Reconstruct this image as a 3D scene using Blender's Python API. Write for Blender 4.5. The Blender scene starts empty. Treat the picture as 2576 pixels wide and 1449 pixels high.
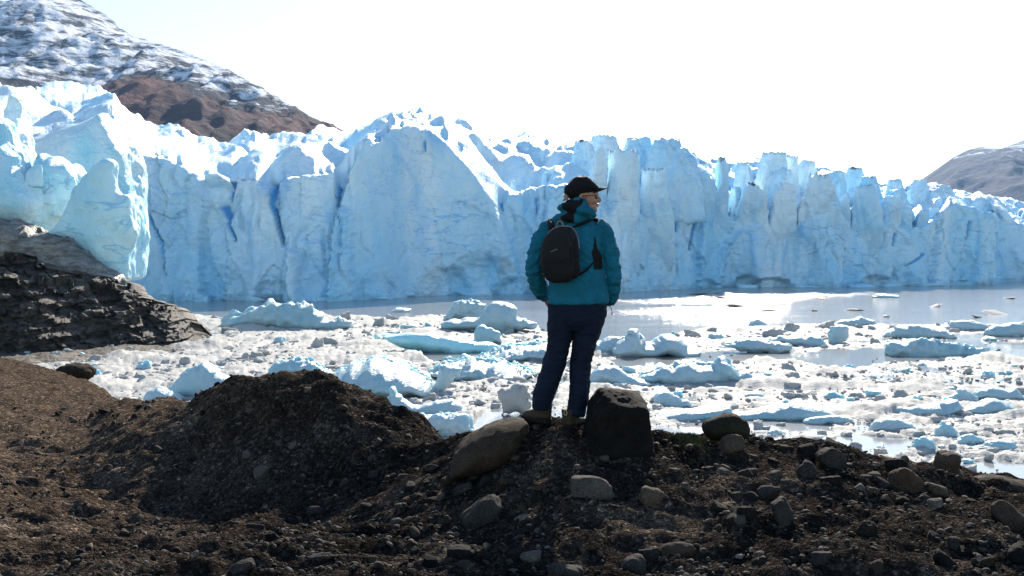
import bpy, bmesh, math, random
import numpy as np
from mathutils import Vector, Matrix

# ------------------------------------------------------------------ scene, camera, sky, sun
scene = bpy.context.scene
COL = scene.collection
CAM_H = 12.0          # metres above the lake
FPX, CX, HY = 2900.0, 1288.0, 640.0   # lens in units of a 2576 px wide picture, horizon row

cam_data = bpy.data.cameras.new('camera')
cam = bpy.data.objects.new('camera', cam_data)
COL.objects.link(cam)
cam.location = (0, 0, CAM_H)
cam.rotation_euler = (math.radians(90), 0, 0)
cam_data.sensor_width = 36.0
cam_data.lens = 36.0 * FPX / 2576.0
cam_data.shift_y = -(724.5 - HY) / 2576.0
cam_data.clip_start = 0.1
cam_data.clip_end = 40000
scene.camera = cam

SUN_EL, SUN_AZ = math.radians(28.0), math.radians(11.5)     # azimuth clockwise from +Y
world = bpy.data.worlds.new('World')
scene.world = world
world.use_nodes = True
wn = world.node_tree
sky = wn.nodes.new('ShaderNodeTexSky')
sky.sky_type = 'NISHITA'
sky.sun_disc = False
sky.sun_elevation = SUN_EL
sky.sun_rotation = SUN_AZ
sky.altitude = 200
sky.air_density = 1.0
sky.dust_density = 0.25
sky.ozone_density = 1.0
bg = wn.nodes['Background']
bg.inputs['Strength'].default_value = 0.096
wn.links.new(sky.outputs[0], bg.inputs['Color'])

sun_data = bpy.data.lights.new('sun', 'SUN')
sun_data.energy = 4.9
sun_data.angle = math.radians(0.53)
sun_data.color = (1.0, 0.91, 0.78)
sun = bpy.data.objects.new('sun', sun_data)
COL.objects.link(sun)
sdir = Vector((math.sin(SUN_AZ) * math.cos(SUN_EL), math.cos(SUN_AZ) * math.cos(SUN_EL), math.sin(SUN_EL)))
sun.rotation_euler = sdir.to_track_quat('Z', 'Y').to_euler()
sun.location = (0, 0, 60)

vs = scene.view_settings
vs.view_transform = 'Standard'
vs.look = 'None'
vs.exposure = 1.2
vs.gamma = 1.0
scene.cycles.max_bounces = 7
scene.cycles.diffuse_bounces = 4
scene.cycles.glossy_bounces = 3
scene.cycles.transmission_bounces = 4
scene.cycles.sample_clamp_indirect = 4.0
scene.cycles.use_denoising = True

# ------------------------------------------------------------------ helpers
rng = np.random.default_rng(7)
random.seed(7)

def at(px, py, Y):
    return np.array([(px - CX) / FPX * Y, Y, CAM_H - (py - HY) / FPX * Y])

def water_Y(py):
    return CAM_H * FPX / (py - HY)

_GR = rng.normal(size=(256, 3)); _GR /= np.linalg.norm(_GR, axis=1)[:, None]
_PT = rng.permutation(256)
_PT = np.concatenate([_PT, _PT])
def noise3(P, seed=0):
    """gradient noise, roughly -1..1, P (N,3)"""
    P = np.asarray(P, float) + seed * 17.137
    I = np.floor(P).astype(np.int64); f = P - I
    I &= 255
    u = f * f * f * (f * (f * 6 - 15) + 10)
    out = np.zeros(len(P))
    for dx in (0, 1):
        wx = u[:, 0] if dx else 1 - u[:, 0]
        a = _PT[(I[:, 0] + dx) & 255]
        for dy in (0, 1):
            wy = u[:, 1] if dy else 1 - u[:, 1]
            b = _PT[a + ((I[:, 1] + dy) & 255)]
            for dz in (0, 1):
                wz = u[:, 2] if dz else 1 - u[:, 2]
                g = _GR[_PT[b + ((I[:, 2] + dz) & 255)]]
                d = g[:, 0] * (f[:, 0] - dx) + g[:, 1] * (f[:, 1] - dy) + g[:, 2] * (f[:, 2] - dz)
                out += wx * wy * wz * d
    return out * 1.5

def fbm(P, octv=4, seed=0, gain=0.5, lac=2.07):
    P = np.asarray(P, float); s = np.zeros(len(P)); a = 1.0
    for o in range(octv):
        s += a * noise3(P, seed + o * 3.1); a *= gain; P = P * lac
    return s

def ridged(P, octv=4, seed=0, gain=0.5, lac=2.07):
    P = np.asarray(P, float); s = np.zeros(len(P)); a = 1.0
    for o in range(octv):
        s += a * (1 - 2 * np.abs(noise3(P, seed + o * 3.1))); a *= gain; P = P * lac
    return s

def worley(P, seed=0, second=False, idx=False):
    """distance to the nearest jittered cell point, P (N,3)"""
    P = np.asarray(P, float); I = np.floor(P).astype(np.int64)
    d1 = np.full(len(P), 9.0); d2 = np.full(len(P), 9.0); cid = np.zeros(len(P), np.int64)
    for dx in (-1, 0, 1):
        for dy in (-1, 0, 1):
            for dz in (-1, 0, 1):
                J = I + (dx, dy, dz)
                h = (J[:, 0] * 73856093) ^ (J[:, 1] * 19349663) ^ (J[:, 2] * 83492791) ^ (seed * 2654435)
                h = h & 0x7fffffff
                h = (h * 1103515245 + 12345) & 0x7fffffff
                r1 = (h & 1023) / 1023.0; r2 = ((h >> 10) & 1023) / 1023.0; r3 = ((h >> 20) & 1023) / 1023.0
                d = np.sqrt((J[:, 0] + r1 - P[:, 0]) ** 2 + (J[:, 1] + r2 - P[:, 1]) ** 2 + (J[:, 2] + r3 - P[:, 2]) ** 2)
                m = d < d1
                d2 = np.where(m, d1, np.minimum(d2, d)); cid = np.where(m, h, cid); d1 = np.where(m, d, d1)
    if idx:
        return d1, d2, cid
    if second:
        return d1, d2
    return d1

def mesh_np(name, V, F, smooth=True):
    V = np.ascontiguousarray(V, np.float32); F = np.ascontiguousarray(F, np.int32)
    me = bpy.data.meshes.new(name)
    n, k = F.shape
    me.vertices.add(len(V)); me.vertices.foreach_set('co', V.ravel())
    me.loops.add(n * k); me.loops.foreach_set('vertex_index', F.ravel())
    me.polygons.add(n)
    me.polygons.foreach_set('loop_start', np.arange(0, n * k, k, dtype=np.int32))
    me.polygons.foreach_set('use_smooth', np.full(n, smooth))
    me.update(calc_edges=True)
    return me

def grid_faces(nr, nc, wrap=False):
    i = np.arange(nr - 1)[:, None]; j = np.arange(nc if wrap else nc - 1)[None, :]
    j2 = (j + 1) % nc
    return np.stack([i * nc + j, i * nc + j2, (i + 1) * nc + j2, (i + 1) * nc + j], -1).reshape(-1, 4)

def link(name, me, mat=None, parent=None):
    o = bpy.data.objects.new(name, me)
    COL.objects.link(o)
    if mat is not None and me is not None and not me.materials:
        me.materials.append(mat)
    if parent is not None:
        o.parent = parent
    return o

def tag(o, label=None, cat=None, group=None, kind=None):
    if label: o['label'] = label
    if cat: o['category'] = cat
    if group: o['group'] = group
    if kind: o['kind'] = kind
    return o

def empty(name, loc=(0, 0, 0)):
    o = bpy.data.objects.new(name, None); COL.objects.link(o); o.location = loc
    o.empty_display_size = 0.2
    return o

_ico = {}
def ico(n):
    if n not in _ico:
        bm = bmesh.new(); bmesh.ops.create_icosphere(bm, subdivisions=n, radius=1)
        _ico[n] = (np.array([v.co[:] for v in bm.verts]), np.array([[v.index for v in f.verts] for f in bm.faces]))
        bm.free()
    return _ico[n]

def poly_solid(D, planes, soft=0.05):
    """unit directions D -> points of a convex solid bounded by planes [(n,h)], edges softened"""
    N = np.array([p[0] for p in planes], float); N /= np.linalg.norm(N, axis=1)[:, None]
    h = np.array([p[1] for p in planes], float)
    c = D @ N.T
    inv = np.maximum(c, 0.02) / h                   # 1/r
    p = 1.0 / max(soft, 0.01)
    m = inv.max(1, keepdims=True)
    s = m[:, 0] * ((inv / m) ** p).sum(1) ** (1 / p)
    return D / s[:, None]

def rand_planes(r, n, lo=0.75, hi=1.0):
    d = r.normal(size=(n, 3)); d /= np.linalg.norm(d, axis=1)[:, None]
    pl = [(d[i], r.uniform(lo, hi)) for i in range(n)]
    for a in ((1, 0, 0), (-1, 0, 0), (0, 1, 0), (0, -1, 0), (0, 0, 1), (0, 0, -1)):
        pl.append((np.array(a, float) + r.normal(size=3) * 0.08, 1.0))
    return pl

def rock_shape(seed, sub=3, nplanes=9, soft=0.08, rough=0.04, lo=0.75):
    r = np.random.default_rng(seed)
    D, F = ico(sub)
    P = poly_solid(D, rand_planes(r, nplanes, lo), soft)
    n = fbm(P * 1.6 + seed * 3.3, 2) * rough * 1.6 + fbm(P * 5 + seed, 3) * rough * 0.8
    return P * (1 + n[:, None]), F

def rotz(a):
    c, s = math.cos(a), math.sin(a)
    return np.array([[c, -s, 0], [s, c, 0], [0, 0, 1]])

def rand_rot(r):
    q = r.normal(size=4); q /= np.linalg.norm(q)
    w, x, y, z = q
    return np.array([[1 - 2 * (y * y + z * z), 2 * (x * y - z * w), 2 * (x * z + y * w)],
                     [2 * (x * y + z * w), 1 - 2 * (x * x + z * z), 2 * (y * z - x * w)],
                     [2 * (x * z - y * w), 2 * (y * z + x * w), 1 - 2 * (x * x + y * y)]])

def evaluated(o):
    dg = bpy.context.evaluated_depsgraph_get()
    dg.update()
    me = bpy.data.meshes.new_from_object(o.evaluated_get(dg))
    return me

def me_arrays(me):
    V = np.empty(len(me.vertices) * 3, np.float32); me.vertices.foreach_get('co', V)
    N = np.empty(len(me.vertices) * 3, np.float32); me.vertices.foreach_get('normal', N)
    return V.reshape(-1, 3).astype(float), N.reshape(-1, 3).astype(float)

def set_co(me, V):
    me.vertices.foreach_set('co', np.ascontiguousarray(V, np.float32).ravel()); me.update()

def remeshed(name, V, F, voxel, smooth_it=2, fac=0.5):
    """union of closed pieces -> one continuous skin"""
    bm = bmesh.new()
    bv = [bm.verts.new(v) for v in V]
    for f in F:
        try: bm.faces.new([bv[i] for i in f])
        except ValueError: pass
    bmesh.ops.recalc_face_normals(bm, faces=bm.faces)
    me = bpy.data.meshes.new(name + '_raw'); bm.to_mesh(me); bm.free()
    o = bpy.data.objects.new(name + '_raw', me); COL.objects.link(o)
    m = o.modifiers.new('r', 'REMESH'); m.mode = 'VOXEL'; m.voxel_size = voxel; m.use_smooth_shade = True
    if smooth_it:
        s = o.modifiers.new('s', 'SMOOTH'); s.iterations = smooth_it; s.factor = fac
    out = evaluated(o)
    bpy.data.objects.remove(o); bpy.data.meshes.remove(me)
    out.name = name
    return out

def poly_dist(P, poly):
    """signed distance of points (N,2) to polygon edge (inside positive)"""
    poly = np.asarray(poly, float); n = len(poly)
    d = np.full(len(P), 1e9); ins = np.zeros(len(P), bool)
    for i in range(n):
        a, b = poly[i], poly[(i + 1) % n]
        ab = b - a; t = np.clip(((P - a) @ ab) / (ab @ ab + 1e-12), 0, 1)
        d = np.minimum(d, np.linalg.norm(P - a - t[:, None] * ab, axis=1))
        c = ((a[1] > P[:, 1]) != (b[1] > P[:, 1]))
        xi = (b[0] - a[0]) * (P[:, 1] - a[1]) / (b[1] - a[1] + 1e-12) + a[0]
        ins ^= c & (P[:, 0] < xi)
    return np.where(ins, d, -d)

def outline_solid(name, poly_px, Y, thick, voxel, rough=0.0, rscale=1.0, edge=None, skew=0.0, smooth_it=4, seed=0, facet=0.0):
    """a solid body whose front outline is poly_px, standing at depth Y, of real thickness, swelling from its rim"""
    P2 = np.array([[(x - CX) / FPX * Y, CAM_H - (y - HY) / FPX * Y] for x, y in poly_px])
    if 0.5 * np.sum(P2[:, 0] * np.roll(P2[:, 1], -1) - np.roll(P2[:, 0], -1) * P2[:, 1]) < 0:
        P2 = P2[::-1]
    n = len(P2); R = edge or thick * 0.6
    V = np.concatenate([np.c_[P2[:, 0], np.full(n, -thick / 2), P2[:, 1]], np.c_[P2[:, 0], np.full(n, thick / 2), P2[:, 1]]])
    F = [list(range(n)), list(range(2 * n - 1, n - 1, -1))] + [[i, i + n, (i + 1) % n + n, (i + 1) % n] for i in range(n)]
    me = remeshed(name, V, F, voxel, smooth_it)
    V, N = me_arrays(me)
    d = poly_dist(V[:, [0, 2]], P2)
    t = np.clip(d / R, 0.0, 1)
    V[:, 1] *= 0.25 + 0.75 * np.sqrt(1 - (1 - t) ** 2)
    zc = P2[:, 1].min()
    V[:, 1] += skew * (V[:, 2] - zc)
    if facet:
        w1, w2 = worley(V / (rscale * 2.5), seed + 5, True)
        V += N * ((w1 - 0.45) * facet)[:, None]
    if rough:
        V += N * (fbm(V / rscale, 4, seed) * rough)[:, None]
    V[:, 1] += Y
    c = np.array([P2[:, 0].mean(), Y, P2[:, 1].min()])
    set_co(me, V - c)
    return me, c

# ------------------------------------------------------------------ materials
def mat(name):
    m = bpy.data.materials.new(name); m.use_nodes = True
    nt = m.node_tree
    b = nt.nodes['Principled BSDF']
    return m, nt, b

def nd(nt, t, **kw):
    n = nt.nodes.new(t)
    for k, v in kw.items():
        if k.startswith('_'):
            setattr(n, k[1:], v)
        else:
            key = k.replace('__', ' ')
            n.inputs[int(key[1:]) if key[0] == 'i' and key[1:].isdigit() else key].default_value = v
    return n

def lk(nt, a, b):
    nt.links.new(a, b)

def noise_node(nt, vec, scale, detail=4, rough=0.55, dist=0.0):
    n = nd(nt, 'ShaderNodeTexNoise', Scale=scale, Detail=detail, Roughness=rough, Distortion=dist)
    if vec is not None: lk(nt, vec, n.inputs['Vector'])
    return n.outputs['Fac']

def ramp(nt, fac, stops, interp='LINEAR'):
    r = nd(nt, 'ShaderNodeValToRGB'); r.color_ramp.interpolation = interp
    e = r.color_ramp.elements
    while len(e) < len(stops): e.new(0.5)
    for el, (p, c) in zip(e, stops):
        el.position = p; el.color = (*c, 1) if len(c) == 3 else c
    lk(nt, fac, r.inputs[0])
    return r.outputs[0]

def mixc(nt, fac, a, b, mode='MIX'):
    m = nd(nt, 'ShaderNodeMix', _data_type='RGBA', _blend_type=mode)
    for sock, v in ((m.inputs[0], fac), (m.inputs[6], a), (m.inputs[7], b)):
        if hasattr(v, 'is_linked') or hasattr(v, 'links'): lk(nt, v, sock)
        elif isinstance(v, (int, float)): sock.default_value = v
        else: sock.default_value = (*v, 1)
    return m.outputs[2]

def math_n(nt, op, a, b=None, clamp=False):
    m = nd(nt, 'ShaderNodeMath', _operation=op, _use_clamp=clamp)
    for i, v in enumerate((a, b)):
        if v is None: continue
        if hasattr(v, 'links'): lk(nt, v, m.inputs[i])
        else: m.inputs[i].default_value = v
    return m.outputs[0]

def geo_pos(nt, scale=(1, 1, 1)):
    g = nd(nt, 'ShaderNodeNewGeometry')
    mp = nd(nt, 'ShaderNodeMapping'); mp.inputs['Scale'].default_value = scale
    lk(nt, g.outputs['Position'], mp.inputs[0])
    return mp.outputs[0]

def obj_pos(nt, scale=(1, 1, 1)):
    g = nd(nt, 'ShaderNodeTexCoord')
    mp = nd(nt, 'ShaderNodeMapping'); mp.inputs['Scale'].default_value = scale
    lk(nt, g.outputs['Object'], mp.inputs[0])
    return mp.outputs[0]

def bump(nt, b, height, strength=0.5, dist=0.1):
    n = nd(nt, 'ShaderNodeBump', Strength=strength, Distance=dist)
    lk(nt, height, n.inputs['Height']); lk(nt, n.outputs[0], b.inputs['Normal'])

def ice_mat(name, pale, blue, vein, vs_=1.0, sss=0.0, srad=1.0, dirt=0.0, bumpd=0.5, bscale=1.0, rough=0.5, clear=False, spec=0.25):
    m, nt, b = mat(name)
    p = geo_pos(nt)
    pv = geo_pos(nt, (1, 1, 0.35))
    big = noise_node(nt, pv, 0.035 * vs_, 4, 0.6)
    big = math_n(nt, 'ADD', math_n(nt, 'MULTIPLY', big, 0.7), math_n(nt, 'MULTIPLY', noise_node(nt, geo_pos(nt, (1, 1, 0.5)), 0.16 * vs_, 4, 0.65), 0.3))
    if clear:      # denser, bluer ice low in the wall
        sz_ = nd(nt, 'ShaderNodeSeparateXYZ'); lk(nt, p, sz_.inputs[0])
        mz = nd(nt, 'ShaderNodeMapRange'); lk(nt, sz_.outputs['Z'], mz.inputs[0])
        for k_, v_ in ((1, 0.0), (2, 30.0), (3, 0.10), (4, 0.0)): mz.inputs[k_].default_value = v_
        big = math_n(nt, 'ADD', big, mz.outputs[0])
    col = ramp(nt, big, [(0.40, pale), (0.66, blue)])
    # thin blue bands of refrozen water, tilted, and fine strata
    g = nd(nt, 'ShaderNodeTexCoord')
    mp = nd(nt, 'ShaderNodeMapping'); mp.inputs['Rotation'].default_value = (0.25, 0.55, 0.0); mp.inputs['Scale'].default_value = (0.32, 0.32, 1.0)
    geo = nd(nt, 'ShaderNodeNewGeometry'); lk(nt, geo.outputs['Position'], mp.inputs[0])
    v1 = noise_node(nt, mp.outputs[0], 0.22 * vs_, 5, 0.62, 0.6)
    vm = ramp(nt, v1, [(0.482, (0, 0, 0)), (0.5, (1, 1, 1)), (0.518, (0, 0, 0))])
    gate = ramp(nt, noise_node(nt, p, 0.05 * vs_, 2), [(0.47, (0, 0, 0)), (0.6, (1, 1, 1))])
    vmask = math_n(nt, 'MULTIPLY', vm, gate)
    col = mixc(nt, math_n(nt, 'MULTIPLY', vmask, 0.45), col, vein)
    mp2 = nd(nt, 'ShaderNodeMapping'); mp2.inputs['Rotation'].default_value = (0.1, -0.95, 0.2); mp2.inputs['Scale'].default_value = (0.22, 0.3, 1.0)
    lk(nt, geo.outputs['Position'], mp2.inputs[0])
    v2 = noise_node(nt, mp2.outputs[0], 0.16 * vs_, 4, 0.55, 0.4)
    vm2 = ramp(nt, v2, [(0.490, (0, 0, 0)), (0.5, (1, 1, 1)), (0.510, (0, 0, 0))])
    gate2 = ramp(nt, noise_node(nt, geo_pos(nt, (1, 1, 1.3)), 0.037 * vs_, 2), [(0.46, (0, 0, 0)), (0.58, (1, 1, 1))])
    col = mixc(nt, math_n(nt, 'MULTIPLY', math_n(nt, 'MULTIPLY', vm2, gate2), 0.6), col, vein)
    st = noise_node(nt, geo_pos(nt, (0.12, 0.12, 1.4)), 1.1 * vs_, 4, 0.65)
    col = mixc(nt, 0.25, col, ramp(nt, st, [(0.35, (0.80, 0.9, 0.95)), (0.65, (1, 1, 1))]), 'MULTIPLY')
    if clear:      # blue fracture ice, with the blue of bounced light painted into its colour
        ca = nd(nt, 'ShaderNodeAttribute', _attribute_name='crack_blue')
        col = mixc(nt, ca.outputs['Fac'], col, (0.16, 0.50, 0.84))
    if dirt:
        dm = ramp(nt, noise_node(nt, geo_pos(nt, (0.5, 0.5, 1.5)), 0.35 * vs_, 6, 0.7), [(0.5 - dirt * 0.2, (0, 0, 0)), (0.6, (1, 1, 1))])
        col = mixc(nt, dm, col, (0.10, 0.09, 0.075))
    lk(nt, col, b.inputs['Base Color'])
    b.inputs['Roughness'].default_value = rough
    b.inputs['Specular IOR Level'].default_value = spec
    if sss:
        b.inputs['Subsurface Weight'].default_value = sss
        b.inputs['Subsurface Radius'].default_value = (0.25, 0.75, 1.0)
        b.inputs['Subsurface Scale'].default_value = srad
    h1 = noise_node(nt, geo_pos(nt, (1, 1, 0.7)), 1.3 * bscale, 6, 0.62)
    h2 = noise_node(nt, p, 0.4 * bscale, 3, 0.5, 0.8)
    hh = math_n(nt, 'ADD', h1, math_n(nt, 'MULTIPLY', h2, 0.8))
    bump(nt, b, hh, 0.7, bumpd)
    return m

M = {}
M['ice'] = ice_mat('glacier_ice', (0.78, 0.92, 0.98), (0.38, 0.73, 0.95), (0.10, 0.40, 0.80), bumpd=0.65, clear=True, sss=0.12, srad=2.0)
M['near_ice'] = ice_mat('near_glacier_ice', (0.76, 0.91, 0.96), (0.22, 0.68, 0.88), (0.10, 0.48, 0.78), vs_=1.6, bumpd=0.7, bscale=1.3, sss=0.12, srad=1.0)
M['fin_ice'] = ice_mat('fin_ice', (0.66, 0.90, 0.94), (0.13, 0.58, 0.80), (0.10, 0.48, 0.74), vs_=0.9, bumpd=0.6, bscale=1.3, sss=0.15, srad=1.2)
M['dirty_ice'] = ice_mat('dirty_ice', (0.42, 0.43, 0.42), (0.20, 0.22, 0.22), (0.08, 0.09, 0.09), vs_=3.0, dirt=0.95, bumpd=0.4, bscale=2)
M['floe'] = ice_mat('floe_ice', (0.47, 0.45, 0.42), (0.34, 0.345, 0.335), (0.30, 0.38, 0.39), vs_=4.0, bumpd=0.12, bscale=5, rough=0.75, spec=0.12)
M['berg'] = ice_mat('berg_ice', (0.50, 0.59, 0.61), (0.31, 0.51, 0.57), (0.20, 0.48, 0.58), vs_=3.0, bumpd=0.22, bscale=3, sss=0.4, srad=1.2, rough=0.5, spec=0.2)
M['teal_ice'] = ice_mat('teal_ice', (0.55, 0.85, 0.88), (0.22, 0.66, 0.72), (0.15, 0.55, 0.62), vs_=3.0, bumpd=0.15, bscale=3, sss=0.4, srad=1.0, rough=0.3)

def rock_mat(name, c1, c2, c3=None, scale=1.0, bumpd=0.02, rough=0.9, obj=True, spec=0.08):
    m, nt, b = mat(name)
    p = (obj_pos if obj else geo_pos)(nt)
    n1 = noise_node(nt, p, 3.0 * scale, 6, 0.65)
    col = ramp(nt, n1, [(0.3, c1), (0.7, c2)])
    n2 = noise_node(nt, p, 30.0 * scale, 3, 0.6)
    col = mixc(nt, 0.6, col, ramp(nt, n2, [(0.35, (0.40, 0.40, 0.41)), (0.52, (0.95, 0.95, 0.95)), (0.68, (1.7, 1.65, 1.55))]), 'MULTIPLY')
    if c3:
        n3 = ramp(nt, noise_node(nt, p, 1.2 * scale, 3), [(0.52, (0, 0, 0)), (0.66, (1, 1, 1))])
        col = mixc(nt, n3, col, c3)
    oi = nd(nt, 'ShaderNodeObjectInfo')
    col = mixc(nt, 0.8, col, ramp(nt, oi.outputs['Random'], [(0, (0.7, 0.7, 0.72)), (1, (1.25, 1.2, 1.12))]), 'MULTIPLY')
    lk(nt, col, b.inputs['Base Color'])
    b.inputs['Roughness'].default_value = rough
    b.inputs['Specular IOR Level'].default_value = spec
    h = math_n(nt, 'ADD', n1, math_n(nt, 'MULTIPLY', noise_node(nt, p, 18 * scale, 5, 0.7), 0.5))
    bump(nt, b, h, 0.8, bumpd)
    return m

M['rock_grey'] = rock_mat('grey_rock', (0.021, 0.021, 0.0215), (0.050, 0.046, 0.042), scale=3)
M['rock_dark'] = rock_mat('dark_rock', (0.0075, 0.0075, 0.008), (0.019, 0.0175, 0.016), scale=3)
M['rock_brown'] = rock_mat('brown_rock', (0.034, 0.025, 0.019), (0.078, 0.056, 0.042), scale=3)
M['rock_pale'] = rock_mat('pale_rock', (0.058, 0.055, 0.050), (0.125, 0.113, 0.097), scale=3)
# ------------------------------------------------------------------ lake
def lerp_tab(x, tab):
    tab = np.asarray(tab, float)
    return np.interp(x, tab[:, 0], tab[:, 1])

m, nt, b = mat('lake_water')
b.inputs['Base Color'].default_value = (0.27, 0.27, 0.268, 1)
b.inputs['Roughness'].default_value = 0.10
b.inputs['IOR'].default_value = 1.33
b.inputs['Specular IOR Level'].default_value = 0.5
w1 = noise_node(nt, geo_pos(nt, (0.35, 1.0, 1)), 1.6, 3, 0.6)
w2 = noise_node(nt, geo_pos(nt, (0.25, 1.0, 1)), 0.25, 3, 0.5)
wind = ramp(nt, noise_node(nt, geo_pos(nt, (0.006, 0.016, 1)), 1.0, 3, 0.5), [(0.35, (0.25, 0.25, 0.25)), (0.6, (1, 1, 1))])
# the wind reaches the open water; between the floes the lake lies still
sep = nd(nt, 'ShaderNodeSeparateXYZ'); lk(nt, geo_pos(nt), sep.inputs[0])
openw = nd(nt, 'ShaderNodeMapRange'); lk(nt, sep.outputs['Y'], openw.inputs[0])
for k_, v_ in ((1, 150.0), (2, 235.0), (3, 0.04), (4, 1.0)): openw.inputs[k_].default_value = v_
hgt = math_n(nt, 'MULTIPLY', math_n(nt, 'MULTIPLY', math_n(nt, 'ADD', w1, math_n(nt, 'MULTIPLY', w2, 1.5)), wind), openw.outputs[0])
bump(nt, b, hgt, 1.0, 0.25)
M['water'] = m
S = 4500
water = link('lake_water', mesh_np('lake_water', [[-2 * S, 8, 0], [2 * S, 8, 0], [2 * S, 2 * S, 0], [-2 * S, 2 * S, 0]], [[0, 1, 2, 3]]), M['water'])
tag(water, 'grey silty glacial lake with glittering ripples', kind='structure')

# ------------------------------------------------------------------ moraine (foreground ground)
COLS = {
 -900: [(5.3, 1420), (8, 1230), (12, 1050), (18, 915), (26, 850)],
 -400: [(5.4, 1440), (8, 1270), (12, 1095), (18, 955), (26, 880)],
 0:    [(5.4, 1449), (6.5, 1378), (8, 1290), (11, 1145), (15, 1020), (20, 938), (25, 901)],
 120:  [(5.4, 1452), (7, 1360), (8.5, 1300), (11, 1172), (15, 1040), (20, 958), (24, 918)],
 200:  [(5.4, 1454), (7, 1374), (8.5, 1318), (9.6, 1272), (10.8, 1180), (14, 1072), (18, 990), (22, 950)],
 300:  [(5.4, 1455), (7, 1380), (8.5, 1328), (9.2, 1298), (10.0, 1205), (11, 1108), (13, 1044), (17, 1012), (21, 993)],
 380:  [(5.5, 1449), (7, 1380), (8.6, 1332), (9.2, 1308), (9.9, 1200), (10.8, 1085), (12.5, 1030), (16, 1003)],
 460:  [(5.5, 1449), (7, 1380), (8.6, 1338), (9.2, 1310), (10.2, 1180), (11.4, 1055), (13.5, 1000)],
 560:  [(5.5, 1449), (7, 1376), (8.6, 1338), (9.1, 1300), (9.8, 1150), (10.6, 1010), (11.4, 976)],
 680:  [(5.55, 1449), (7.1, 1368), (8.6, 1330), (9.05, 1290), (9.65, 1130), (10.3, 992), (11.0, 966)],
 790:  [(5.6, 1449), (7.2, 1360), (8.5, 1320), (9.0, 1275), (9.55, 1120), (10.15, 985), (10.7, 953)],
 880:  [(5.6, 1449), (7.2, 1345), (8.3, 1295), (8.9, 1252), (9.4, 1125), (10, 1022), (10.6, 998)],
 1000: [(5.9, 1449), (7.1, 1345), (8.0, 1268), (8.7, 1218), (9.3, 1122), (9.8, 1072), (10.3, 1055)],
 1100: [(6.0, 1449), (7.1, 1322), (7.8, 1238), (8.5, 1190), (9.2, 1132), (9.8, 1102)],
 1170: [(5.95, 1449), (6.8, 1340), (7.45, 1250), (8.2, 1175), (8.9, 1142)],
 1240: [(5.95, 1449), (6.65, 1345), (7.25, 1238), (7.72, 1150), (8.1, 1086)],
 1400: [(5.9, 1449), (6.5, 1361), (7.1, 1230), (7.75, 1106), (8.1, 1070), (8.35, 1066)],
 1550: [(5.9, 1449), (6.5, 1363), (7.1, 1236), (7.75, 1128), (8.2, 1086)],
 1700: [(5.85, 1449), (6.5, 1353), (7.15, 1240), (7.85, 1146), (8.4, 1103)],
 1900: [(5.9, 1449), (6.6, 1349), (7.25, 1242), (7.9, 1152), (8.5, 1112)],
 2080: [(5.85, 1449), (6.55, 1346), (7.25, 1242), (8, 1157), (8.7, 1120)],
 2180: [(5.8, 1449), (6.5, 1348), (7.25, 1250), (8, 1170), (8.6, 1143)],
 2320: [(5.75, 1449), (6.45, 1351), (7.25, 1265), (8, 1207), (8.6, 1184)],
 2450: [(5.7, 1449), (6.45, 1355), (7.25, 1279), (8, 1224), (8.6, 1208)],
 2600: [(5.65, 1449), (6.45, 1362), (7.25, 1291), (8, 1243), (8.6, 1228)],
 3000: [(5.8, 1449), (6.6, 1375), (7.3, 1312), (8, 1271), (8.8, 1255)],
 3500: [(5.7, 1449), (6.6, 1385), (7.3, 1332), (8, 1301), (8.8, 1285)],
}
YN = np.concatenate([np.linspace(1.0, 5.0, 9)[:-1], np.linspace(5.0, 12.0, 71)[:-1], np.linspace(12, 30, 37)[:-1], np.linspace(30, 90, 25)])
CP = np.array(sorted(COLS), float)
ZT = np.zeros((len(CP), len(YN)))
for k, c in enumerate(sorted(COLS)):
    pts = COLS[c]
    ys = [1.0, 3.5]; zs = [10.25, 10.32]
    for (Y, py) in pts:
        ys.append(Y); zs.append(CAM_H - (py - HY) / FPX * Y)
    Yc, zc = ys[-1], zs[-1]
    for (dy, dz) in ((0.6, -0.10), (1.5, -0.55), (4, -1.9), (10, -5.0), (24, -13.5), (80, -15)):
        ys.append(Yc + dy); zs.append(max(zc + dz, -2.5))
    ZT[k] = np.interp(YN, ys, zs)
# soften the corners along the depth
for _ in range(2):
    ZT[:, 1:-1] = 0.25 * ZT[:, :-2] + 0.5 * ZT[:, 1:-1] + 0.25 * ZT[:, 2:]
PXF = np.arange(-900, 3501, 20.0)
ZF = np.array([np.interp(PXF, CP, ZT[:, j]) for j in range(len(YN))]).T
for _ in range(6):
    ZF[1:-1] = 0.25 * ZF[:-2] + 0.5 * ZF[1:-1] + 0.25 * ZF[2:]

def ground_base(X, Y):
    px = np.clip(CX + X / Y * FPX, PXF[0], PXF[-1] - 0.01)
    fi = (px - PXF[0]) / 20.0; i = fi.astype(int); a = fi - i
    j = np.clip(np.searchsorted(YN, Y, 'right') - 1, 0, len(YN) - 2); bq = np.clip((Y - YN[j]) / (YN[j + 1] - YN[j]), 0, 1)
    return (ZF[i, j] * (1 - a) + ZF[i + 1, j] * a) * (1 - bq) + (ZF[i, j + 1] * (1 - a) + ZF[i + 1, j + 1] * a) * bq

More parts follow.
